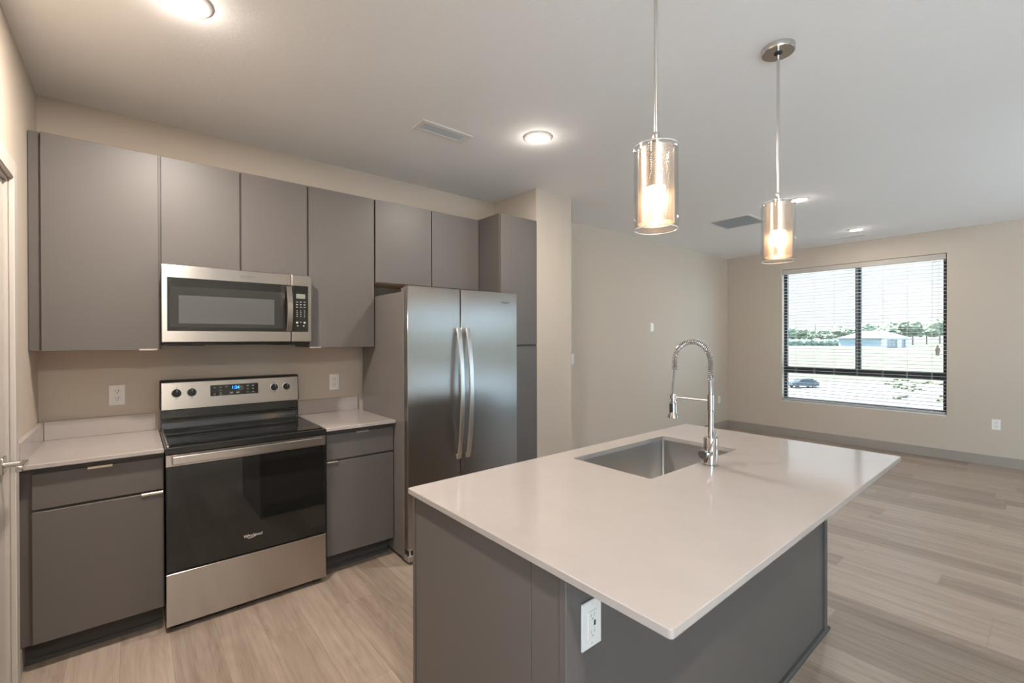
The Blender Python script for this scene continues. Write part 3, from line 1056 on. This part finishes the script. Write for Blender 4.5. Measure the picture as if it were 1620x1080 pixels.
# spring path: up the riser, over the arc, down to the spray head
AY, AR, AZ = -2.417, .083, 1.335
path = []
for k in range(10):
    path.append((FXc, FYc, 1.200 + (AZ - 1.200) * k / 10))
for k in range(25):
    a = PI - PI * k / 24 * .985
    path.append((FXc, AY + AR * math.cos(a), AZ + AR * 1.08 * math.sin(a)))
for z, y in ((1.30, -2.3325), (1.26, -2.328), (1.22, -2.324), (1.185, -2.324)):
    path.append((FXc, y, z))
MB().tube(path, .0046, 14).build('hose', M['hose'], fa, smooth=True)
P_ = [Vector(p) for p in path]
cum = [0.0]
for a, c in zip(P_, P_[1:]):
    cum.append(cum[-1] + (c - a).length)
def along(s):
    for i in range(len(P_) - 1):
        if s <= cum[i + 1]:
            u = (s - cum[i]) / max(1e-9, cum[i + 1] - cum[i])
            return P_[i].lerp(P_[i + 1], u), (P_[i + 1] - P_[i]).normalized()
    return P_[-1], (P_[-1] - P_[-2]).normalized()
s0, s1 = .0, cum[-1] - .115
def coil(sa, sb, pitch, rad, wire):
    out = []
    turns = (sb - sa) / pitch
    n = int(turns * 12)
    for k in range(n + 1):
        s = sa + (sb - sa) * k / n
        p, t = along(s)
        n1 = Vector((1, 0, 0))
        n2 = t.cross(n1).normalized()
        a = 2 * PI * turns * k / n
        out.append(p + (n1 * math.cos(a) + n2 * math.sin(a)) * rad)
    return out
b = MB()
b.tube(coil(.0, .066, .0026, .0088, .0014), .0014, 6)
b.tube(coil(.066, s1, .0078, .0108, .0019), .0019, 6)
b.build('spring', M['chrome'], fa, smooth=True)
HYc = -2.3265
b = MB()
b.lathe([(.0095, .108), (.0115, .106), (.0115, .080), (.0085, .078), (.0085, .074), (.0150, .070), (.0170, .030), (.0175, .022), (.0235, .010), (.0245, .004), (.0240, 0), (0, 0)], (FXc, HYc, 1.083), 32)
b.build('spray_head', M['chrome'], fa, smooth=True)
MB().box(FXc - .020, FXc - .012, HYc - .009, HYc + .009, 1.108, 1.150, bev=.003).build('spray_button', M['plastic'], fa)
b = MB()
b.tube([(FXc, FYc + .012, 1.176), (FXc, HYc - .011, 1.176)], .0042, 12)
b.lathe([(.0125, 0), (.0140, .001), (.0140, .017), (.0125, .018)], (FXc, HYc, 1.167), 24)
b.build('docking_arm', M['nickel'], fa, smooth=True)
b = MB()
T = Matrix.Translation((FXc, FYc, 0))
b.lathe([(.0195, .0), (.0195, .055), (.0178, .060), (0, .060)], (FXc - .012, FYc, .962), 28, '-X')
b.build('valve_housing', M['chrome'], fa, smooth=True)
hd = Vector((.62, 0, .78)).normalized()
hs = Vector((FXc - .050, FYc - .019, .970))
MB().tube([hs, hs + hd * .020, hs + hd * .098], [.0070, .0048, .0040], 12).build('lever', M['chrome'], fa, smooth=True)

# ================================================================== pendants
def make_pendant(x, y, label):
    p = thing('pendant_light', label, 'pendant light', (x, y, H), 'pendant lights over the island')
    b = MB()
    b.lathe([(.066, 0), (.066, -.020), (.0635, -.024), (0, -.024)], (x, y, H), 48)
    b.build('canopy', M['nickel'], p, smooth=True)
    MB().lathe([(.017, 0), (.017, -.003), (.006, -.010), (0, -.010)], (x, y, H - .024), 20).build('canopy_collar', M['plastic'], p, smooth=True)
    MB().cyl((x, y, 2.060), .0062, H - .026 - 2.060, seg=20).build('stem', M['nickel'], p, smooth=True)
    MB().lathe([(.0090, 0), (.0105, .002), (.0105, .026), (.0085, .030)], (x, y, 2.056), 24).build('stem_collar', M['nickel'], p, smooth=True)
    b = MB()
    b.lathe([(0, .108), (.019, .108), (.0215, .105), (.0215, .0), (.0195, .0), (.0195, .004), (0, .004)], (x, y, 1.950), 32)
    b.build('socket', M['nickel'], p, smooth=True)
    # spokes that carry both cylinders
    b = MB()
    for k in range(3):
        a = math.radians(28 + 120 * k)
        d = Vector((math.cos(a), math.sin(a), 0))
        c = Vector((x, y, 2.024))
        b.tube([c + d * .020, c + d * .0705], .0016, 8)
        b.lathe([(0, -.004), (.0045, -.003), (.0045, .003), (0, .004)], c + d * .0705, 12)
    b.build('spoke', M['chrome'], p, smooth=True)
    # inner perforated cylinder; UV in arc metres
    def shell(name, r, z0, z1, mat, th, lip=0.0):
        bm = bmesh.new()
        uv = bm.loops.layers.uv.new('UVMap')
        seg = 56
        prof = [(r, z1), (r, z0)]
        if th:
            prof = [(r, z0), (r, z1), (r - th, z1), (r - th, z0)]
        rings = [[bm.verts.new((rr * math.cos(2 * PI * i / seg), rr * math.sin(2 * PI * i / seg), zz - H)) for i in range(seg)] for rr, zz in prof]
        pairs = list(zip(rings, rings[1:])) + ([(rings[-1], rings[0])] if th else [])
        for a, c in pairs:
            for i in range(seg):
                j = (i + 1) % seg
                f = bm.faces.new((a[i], a[j], c[j], c[i]))
                f.smooth = True
                for l, u in zip(f.loops, (i, i + 1, i + 1, i)):
                    l[uv].uv = (u * 2 * PI * .043 / seg, l.vert.co.z)
        bmesh.ops.recalc_face_normals(bm, faces=bm.faces)
        me = bpy.data.meshes.new(name)
        bm.to_mesh(me); bm.free()
        me.materials.append(mat)
        try:
            me.set_sharp_from_angle(angle=math.radians(40))
        except Exception:
            pass
        o = bpy.data.objects.new(name, me)
        o.parent = p
        return link(o)
    shell('mesh_cylinder', .0545, 1.800, 2.034, M['mesh'], 0)
    shell('glass_shade', .0670, 1.780, 2.040, M['shadeglass'], .0028)
    for zz in (1.781, 2.039):
        b = MB()
        b.tube([(x + .0656 * math.cos(2 * PI * k / 48), y + .0656 * math.sin(2 * PI * k / 48), zz) for k in range(49)], .0017, 6, False)
        b.build('glass_rim', M['rim'], p, smooth=True)
    prof = [(0, -.050), (.011, -.049), (.020, -.044), (.0265, -.034), (.0290, -.020), (.0285, -.008), (.0275, -.004)]
    b = MB(); b.lathe(prof, (x, y, 1.918), 28, caps=False)
    b.build('bulb', M['bulb'], p, smooth=True)
    MB().lathe([(.0277, -.004), (.0260, .004), (.0225, .016), (.0165, .028), (.0165, .036), (.013, .042)], (x, y, 1.918), 24).build('bulb_base', M['bulbbase'], p, smooth=True)
    return p
P1 = make_pendant(1.650, -2.625, 'perforated metal and glass pendant light over the island, closer to the fridge')
P2 = copy_tree(P1)
P2.location = (2.590, -2.638, H)
P2['label'] = 'perforated metal and glass pendant light over the island, closer to the window'

# ================================================================== downlights
def make_downlight(x, y, label, watts):
    d = thing('ceiling_downlight', label, 'ceiling light', (x, y, H), 'round flush ceiling downlights')
    MB().lathe([(.0900, 0), (.0895, -.006), (.082, -.011), (.066, -.0125), (.061, -.0105), (.0595, -.006)], (x, y, H), 56, caps=False).build('trim_ring', M['vent'], d, smooth=True)
    MB().lathe([(.0600, -.0075), (.0300, -.0082), (0, -.0085)], (x, y, H), 48, caps=False).build('lens', M['lens'], d, smooth=True)
    l = bpy.data.lights.new('downlight_lamp', 'AREA')
    l.shape = 'DISK'
    l.size = .112
    l.energy = watts
    l.color = LAMP_C
    lo = bpy.data.objects.new('downlight_lamp', l)
    lo.location = (0, 0, -.0125)
    lo.parent = d
    link(lo)
    g = bpy.data.lights.new('downlight_added_fill', 'POINT')     # added fill below the lens, brightens ceiling and wall tops
    g.shadow_soft_size = .012
    g.energy = min(.55, watts * .05)
    g.color = LAMP_C
    go = bpy.data.objects.new('downlight_added_fill', g)
    go.location = (0, 0, -.070)
    go.parent = d
    link(go)
    return d
D = make_downlight(2.380, -1.304, 'round lit downlight in the kitchen ceiling between supply vent and pendant lights', LAMP_W)
D1 = make_downlight(.541, -1.306, 'round lit downlight in the kitchen ceiling in front of the microwave', LAMP_E)
for x, y, lab in ((.541, -4.10, 'unseen round lit downlight added in the rear ceiling far from the range'),):  # extra lamp added out of view to brighten the kitchen
    c = copy_tree(D1)
    c.location = (x, y, H)
    c['label'] = lab
D2 = make_downlight(5.141, -1.896, 'round lit downlight in the living room ceiling next to the square return vent', LIVING_W)
c = copy_tree(D2)
c.location = (6.976, -1.901, H)
c['label'] = 'round lit downlight in the living room ceiling nearest the window'

# ================================================================== ceiling vents
def vent(name, label, x0, x1, y0, y1, border, nfin, along_x, fin_mat, grp=None):
    v = thing(name, label, 'vent', ((x0 + x1) / 2, (y0 + y1) / 2, H), grp)
    b = MB()
    z0, z1 = H - .008, H
    b.box(x0, x1, y0, y0 + border, z0, z1, bev=.002).box(x0, x1, y1 - border, y1, z0, z1, bev=.002)
    b.box(x0, x0 + border, y0 + border, y1 - border, z0, z1, bev=.002).box(x1 - border, x1, y0 + border, y1 - border, z0, z1, bev=.002)
    b.build('vent_frame', M['vent'], v)
    MB().box(x0 + border, x1 - border, y0 + border, y1 - border, H - .0015, H - .0005).build('vent_throat_shade', M['ventdark'], v)  # flat sheet, the shade inside the vent put into its colour
    b = MB()
    for k in range(nfin):
        u = (k + .5) / nfin
        if along_x:
            yy = y0 + border + (y1 - y0 - 2 * border) * u
            Mx = Matrix.Translation((0, yy, H - .0055)) @ Matrix.Rotation(math.radians(35), 4, 'X')
            b.box(x0 + border - .002, x1 - border + .002, -.0055, .0055, -.0006, .0006, M=Mx)
        else:
            xx = x0 + border + (x1 - x0 - 2 * border) * u
            Mx = Matrix.Translation((xx, 0, H - .0055)) @ Matrix.Rotation(math.radians(35), 4, 'Y')
            b.box(-.0055, .0055, y0 + border - .002, y1 - border + .002, -.0006, .0006, M=Mx)
    b.build('vent_fins', fin_mat, v)
    return v
vent('ceiling_vent', 'narrow white supply vent in the kitchen ceiling above the wall cabinets', 1.694, 2.046, -1.058, -.920, .030, 8, True, M['slatwhite'])
vent('return_vent', 'grey square louvred return vent in the living room ceiling', 5.285, 5.765, -1.390, -.925, .028, 22, True, M['slatgrey'])
vent('ceiling_vent', 'narrow supply vent in the ceiling in front of the window wall', 7.30, 7.44, -1.912, -1.560, .024, 8, False, M['slatgrey'])

# ================================================================== outlets and switches
def plate(name, label, cat, loc, rotz, grp='wall outlets', style='duplex', w=.072, h=.116):
    """built facing -Y at the origin, then turned"""
    o = thing(name, label, cat, (0, 0, 0), grp)
    MB().box(-w / 2, w / 2, -.006, 0, -h / 2, h / 2, bev=.002).build('cover_plate', M['white'], o)
    if style == 'duplex':
        for s in (1, -1):
            q = MB()
            q.lathe([(.0168, 0), (.0168, .002), (.0155, .003), (0, .003)], (0, -.0055, s * .0205), 28, '-Y')
            r_ = q.build('receptacle', M['white'], o)
            q = MB()
            for dx in (-.0062, .0062):
                q.box(dx - .0013, dx + .0013, -.0090, -.0080, s * .0205 + .0005, s * .0205 + .0085)
            q.lathe([(.0026, 0), (.0026, .0008)], (0, -.0083, s * .0205 - .0070), 12, '-Y')
            q.build('slots', M['slot'], r_)
    elif style == 'usb':
        r_ = MB().box(-.0168, .0168, -.0085, -.005, -.0335, .0335, bev=.0012).build('receptacle', M['white'], o)
        q = MB()
        for s in (1, -1):
            for dx in (-.0062, .0062):
                q.box(dx - .0011, dx + .0011, -.0090, -.0084, s * .0205, s * .0205 + .0075)
            q.lathe([(.0024, 0), (.0024, .0006)], (0, -.0084, s * .0205 - .0065), 12, '-Y')
        q.build('slots', simple('pale_outlet_slot', (.45, .44, .43), .5), r_)
        MB().box(.004, .0105, -.0091, -.0084, -.004, .0085).build('usb_port', M['slot'], r_)
        q = MB()
        for s in (1, -1):
            q.lathe([(.0028, 0), (.0022, .001), (0, .001)], (0, -.006, s * .0478), 12, '-Y')
        q.build('screw', M['vent'], o)
    elif style == 'switch':
        MB().box(-.0168, .0168, -.0085, -.005, -.0335, .0335, bev=.0015).build('rocker', M['white'], o)
    elif style == 'stat':
        MB().box(-w / 2 + .006, w / 2 - .006, -.018, -.005, -h / 2 + .006, h / 2 - .006, bev=.003).build('housing', M['white'], o)
    o.location = loc
    o.rotation_euler = (0, 0, rotz)
    return o
plate('wall_outlet', 'white duplex outlet above the corner countertop', 'outlet', (.314, 0, 1.123), 0)
plate('wall_outlet', 'white duplex outlet on the back wall between range and fridge', 'outlet', (1.5285, 0, 1.123), 0)
plate('wall_outlet', 'white outlet with charging port on the island panel under the worktop overhang', 'outlet', (1.2450, -2.7000, .741), 0, style='usb')
plate('wall_outlet', 'white duplex outlet low on the window wall beside the window', 'outlet', (XW, -2.995, .468), -PI / 2)
plate('wall_outlet', 'white duplex outlet low on the living room wall behind the faucet', 'outlet', (7.515, 0, .472), 0)
plate('thermostat', 'small white thermostat high on the pale living room wall', 'thermostat', (5.638, 0, 1.588), 0, None, 'stat', .078, .112)
plate('light_switch', 'white light switch just past the wall stub, mostly hidden by it', 'switch', (4.100, 0, 1.215), 0, None, 'switch')

# ================================================================== blind
bl = thing('window_blind', 'white horizontal slat blind hanging open in the living room window', 'blind', (XW + .04, (WY0 + WY1) / 2, WZ0))
by0, by1 = WY0 + .008, WY1 - .008
MB().box(XW + .006, XW + .064, by0, by1, WZ1 - .070, WZ1 - .004, bev=.003).build('headrail', M['trim'], bl)
b = MB()
pitch = .0447
ztop = WZ1 - .092
ns = 41
for k in range(ns):
    z = ztop - pitch * k
    if z < WZ0 + .05:
        break
    for i in range(4):
        x0 = XW + .012 + .048 * i / 4
        x1 = XW + .012 + .048 * (i + 1) / 4
        def crown(t):
            return .0026 * (1 - (2 * t - 1) ** 2)
        za, zb = z + crown(i / 4), z + crown((i + 1) / 4)
        b.prism([(x0, za), (x1, zb), (x1, zb + .0026), (x0, za + .0026)], 'Y', by0 + .002, by1 - .002)
    zlast = z
b.build('slats', M['slat'], bl)
MB().box(XW + .010, XW + .062, by0 + .002, by1 - .002, WZ0 + .018, WZ0 + .040, bev=.003).build('bottom_rail', M['slat'], bl)
b = MB()
for y in (-.981, -1.215, -1.455, -1.715, -1.985, -2.225, -2.458):
    for x in (XW + .010, XW + .062):
        b.box(x - .0006, x + .0006, y - .0011, y + .0011, WZ0 + .03, WZ1 - .06)
b.build('ladder_cord', M['cord'], bl)
cx_, cy_ = XW - .006, -2.515
b = MB()
b.tube([(cx_, cy_ + .004, WZ1 - .06), (cx_, cy_ + .004, 1.335)], .0012, 6)
b.tube([(cx_, cy_ - .008, WZ1 - .06), (cx_, cy_ - .008, 1.335)], .0012, 6)
b.build('pull_cord', M['cord'], bl)
b = MB()
b.lathe([(.004, .125), (.010, .118), (.012, .100), (.009, .094), (.021, .086), (.023, .078), (.016, .004), (.012, 0), (0, 0)], (cx_ - .018, cy_, 1.228), 16)
b.build('tassel', M['tassel'], bl, smooth=True)

# ================================================================== outside
FW = Vector((math.sin(YAW), math.cos(YAW), 0))
RT = Vector((math.cos(YAW), -math.sin(YAW), 0))
C0 = Vector(CAM)
def out(px, depth, z):
    """point at a bearing through pixel column px, depth along the view axis"""
    p = C0 + FW * depth + RT * ((px - 810) / FPX * depth)
    return Vector((p.x, p.y, z))
def ground_z(depth):
    if depth < 92:
        return -7.0
    if depth < 138:
        t_ = (depth - 92) / 46
        t_ = t_ * t_ * (3 - 2 * t_)
        return -7.0 + 5.5 * t_
    return -1.5
def terrain(name, d0, d1, n, mat, dz=0.0):
    bm = bmesh.new()
    rows = []
    for i in range(n + 1):
        dd = d0 + (d1 - d0) * i / n
        rows.append([bm.verts.new(C0 * 0 + Vector((C0.x, C0.y, 0)) + FW * dd + RT * (s * (60 + dd * 1.6)) + Vector((0, 0, ground_z(dd) + dz))) for s in (-.45, -.1, .2, .5, .8, 1.1)])
    for a, c in zip(rows, rows[1:]):
        for k in range(5):
            bm.faces.new((a[k], a[k + 1], c[k + 1], c[k]))
    bmesh.ops.recalc_face_normals(bm, faces=bm.faces)
    w = MB(); w._merge(bm)
    o = w.build(name, mat)
    o['kind'] = 'structure'
    return o
terrain('ground', 14, 88, 4, M['lot'])
terrain('field', 88, 420, 60, M['grass'])
# unseen bright ground added behind the camera, bounces daylight up to the ceiling
struct(MB().box(-120, 16, -95, 60, -7.2, -7.0).build('bounce_ground', M['bouncelot']))
b = MB()
for i in range(46):
    rnd = random.Random(900 + i)
    blob_c = Vector((-90 + i * 5.0, -98 + rnd.uniform(-3, 3), -2.6))
    b.box(blob_c.x - 2.6, blob_c.x + 2.6, blob_c.y - 2, blob_c.y + 2, -7.2, rnd.uniform(2.0, 4.4), bev=1.2, seg=2)
tag(b.build('hedge_foliage', M['leafdark']), 'tall clipped hedge along the far edge of the rear ground', 'hedge', kind='stuff')

# house
hs_ = thing('house', 'grey single-storey house with white front beyond the field outside the window', 'house', out(1385, 142, -1.45))
c0, c1, c2 = out(1327, 150, 0), out(1393, 138, 0), out(1440, 143, 0)
gz = -1.5
def wall_poly(b, pts, z0, z1):
    n = len(pts)
    bm = bmesh.new()
    lo = [bm.verts.new((p.x, p.y, z0)) for p in pts]
    hi = [bm.verts.new((p.x, p.y, z1)) for p in pts]
    for i in range(n):
        bm.faces.new((lo[i], lo[(i + 1) % n], hi[(i + 1) % n], hi[i]))
    bm.faces.new(hi); bm.faces.new(list(reversed(lo)))
    bmesh.ops.recalc_face_normals(bm, faces=bm.faces)
    b._merge(bm)
c3 = c0 + (c2 - c1)
b = MB(); wall_poly(b, [c0, c1, c2, c3], gz, 1.45)
b.build('house_wall', M['siding'], hs_)
ax = (c0 - c1).normalized(); bx = (c2 - c1).normalized(); LA = (c0 - c1).length; LB = (c2 - c1).length
def hp_(u, v, z):
    return c1 + ax * u + bx * v + Vector((0, 0, z))
bm = bmesh.new()
ev = [bm.verts.new(p) for p in (hp_(-.6, -.6, 1.4), hp_(LA + .6, -.6, 1.4), hp_(LA + .6, LB + .6, 1.4), hp_(-.6, LB + .6, 1.4))]
rd = [bm.verts.new(p) for p in (hp_(3.5, LB / 2, 3.8), hp_(LA - 3.5, LB / 2, 3.8))]
for f in ((ev[0], ev[1], rd[1], rd[0]), (ev[2], ev[3], rd[0], rd[1]), (ev[3], ev[0], rd[0]), (ev[1], ev[2], rd[1]), (ev[3], ev[2], ev[1], ev[0])):
    bm.faces.new(f)
bmesh.ops.recalc_face_normals(bm, faces=bm.faces)
b = MB(); b._merge(bm)
b.build('house_roof', M['houseroof'], hs_)
def front_quad(b, v0, v1, z0, z1, off, th=.12):
    pts = [hp_(-off, v0, 0), hp_(-off, v1, 0), hp_(-off + th, v1, 0), hp_(-off + th, v0, 0)]
    wall_poly(b, pts, z0, z1)
b = MB()
for a_, e_ in ((0, .17), (.52, .66), (.80, 1.0)):
    front_quad(b, LB * a_, LB * e_, gz, 1.4, .35, .30)
front_quad(b, 0, LB, 1.0, 1.4, .36, .3)
b.build('house_front_wall', M['housewhite'], hs_)
for a_, e_ in ((.20, .33), (.36, .50), (.68, .78)):
    b = MB(); front_quad(b, LB * a_, LB * e_, gz + .1, 1.0, .08, .10)
    b.build('window', M['housedark'], hs_)

# parked car
def make_car():
    base = out(1270, 78, -7.0)
    c = thing('parked_car', 'blue-grey parked car outside at the lower left of the window', 'car', base)
    L_ = (out(1291, 78, 0) - out(1249, 78, 0))
    fwd = L_.normalized(); side = Vector((-fwd.y, fwd.x, 0))
    R = Matrix(((fwd.x, side.x, 0, base.x), (fwd.y, side.y, 0, base.y), (0, 0, 1, base.z), (0, 0, 0, 1)))
    def prof(b, pts, w):
        bm = bmesh.new()
        lo = [bm.verts.new((x, -w, z)) for x, z in pts]
        hi = [bm.verts.new((x, w, z)) for x, z in pts]
        n = len(pts)
        bm.faces.new(lo); bm.faces.new(list(reversed(hi)))
        for i in range(n):
            bm.faces.new((lo[i], hi[i], hi[(i + 1) % n], lo[(i + 1) % n]))
        bmesh.ops.recalc_face_normals(bm, faces=bm.faces)
        bmesh.ops.bevel(bm, geom=list(bm.edges), offset=.05, segments=2, affect='EDGES')
        b._merge(bm, R)
        return b
    prof(MB(), [(-2.3, .35), (-2.3, .85), (-1.2, .98), (1.9, 1.02), (2.3, .95), (2.3, .35)], .88).build('car_body', M['carpaint'], c)
    prof(MB(), [(-1.3, .95), (-.6, 1.47), (1.3, 1.50), (2.1, 1.0)], .78).build('car_cabin', M['carglass'], c)
    prof(MB(), [(-.62, 1.44), (-.5, 1.53), (1.25, 1.56), (1.38, 1.46)], .76).build('car_roof', M['carpaint'], c)
    for x in (-1.45, 1.4):
        for y in (-.80, .80):
            b = MB(); b.lathe([(.2, -.11), (.34, -.1), (.34, .1), (.2, .11)], (x, y, .34), 20, 'Y', M=R)
            b.build('wheel', M['tyre'], c)
    for y in (-.68, .68):
        b = MB(); b.box(2.22, 2.36, y - .16, y + .16, .72, .94, bev=.02, M=R)
        b.build('tail_light', M['red'], c)
make_car()

# trees and hedge beyond the field
def blob(b, c, rx, rz, seed, sub=3):
    bm = bmesh.new()
    bmesh.ops.create_icosphere(bm, subdivisions=sub, radius=1.0)
    for v in bm.verts:
        n_ = noise.noise(v.co * 2.3 + Vector((seed, seed * .7, 0))) * .35 + noise.noise(v.co * 6 + Vector((seed, 0, seed))) * .22
        v.co *= 1 + n_
        v.co = Vector((v.co.x * rx, v.co.y * rx, v.co.z * rz)) + c
    b._merge(bm)
def tree(px, depth, ytop, w, label, mat='leaf', seed=0):
    zt = C0.z + (539 - ytop) / FPX * depth
    z0 = ground_z(depth)
    h = zt - z0
    base = out(px, depth, z0)
    t_ = thing('tree', label, 'tree', base, 'trees beyond the field')
    rnd = random.Random(seed)
    b = MB()
    for k in range(6):
        o_ = Vector((rnd.uniform(-.6, .6) * w, rnd.uniform(-.6, .6) * w, z0 + h * rnd.uniform(.45, .78) - z0))
        blob(b, Vector((base.x, base.y, z0)) + o_, w * rnd.uniform(.5, .75), h * rnd.uniform(.16, .24), seed + k * 3.1)
    b.build('crown', M[mat], t_)
    MB().lathe([(w * .07, 0), (w * .04, h * .6)], base, 8).build('trunk', M['trunk'], t_)
TR = [(1246, 232, 519, 3.0, 'small pale tree at the far left edge of the window view'),
      (1262, 240, 522, 3.4, 'low pale tree second from the left in the window view'),
      (1283, 236, 521, 3.2, 'low pale tree left of the utility pole outside'),
      (1304, 240, 524, 3.2, 'low pale tree right of the utility pole outside'),
      (1333, 215, 512, 4.6, 'bushy tree behind the left end of the house'),
      (1349, 220, 516, 4.2, 'bushy tree behind the house beside the window mullion'),
      (1378, 225, 517, 4.0, 'bushy tree behind the house roof right of the mullion'),
      (1402, 222, 510, 5.0, 'tall tree behind the white front of the house'),
      (1424, 215, 512, 4.8, 'tree directly right of the house roof'),
      (1444, 205, 509, 5.6, 'broad tree just right of the house'),
      (1466, 200, 511, 5.4, 'broad tree in front of the right blind cord'),
      (1487, 198, 508, 5.6, 'broad tree at the right edge of the window view')]
for i, (px, dpt, yt, w_, lb) in enumerate(TR):
    tree(px, 190 + 20 * (i % 3), yt, min(w_, 4.2), lb, 'leaf', i * 11 + 1)
b = MB()
for i in range(22):
    px = 1236 + i * 4.6
    blob(b, out(px, 176, -1.5 + .9), 1.5, 1.7, i * 1.7, 2)
tag(b.build('hedge', M['leafdark']), 'long dark green hedge at the far edge of the field left of the house', 'hedge')
po = out(1290, 190, -1.5)
tag(MB().lathe([(.14, 0), (.11, 8.6)], po, 8).build('utility_pole', M['trunk']), 'thin utility pole standing among the far trees on the left', 'pole')
b = MB()
for i in range(26):
    rnd = random.Random(i)
    px = 1395 + rnd.uniform(0, 100); dpt = rnd.uniform(60, 92)
    blob(b, out(px, dpt, ground_z(dpt) + .15), rnd.uniform(.4, .9), .35, i * 2.3, 1)
o = tag(b.build('grass_tufts', M['tuft']), 'scattered low scrub along the edge of the parking lot', 'scrub', kind='stuff')
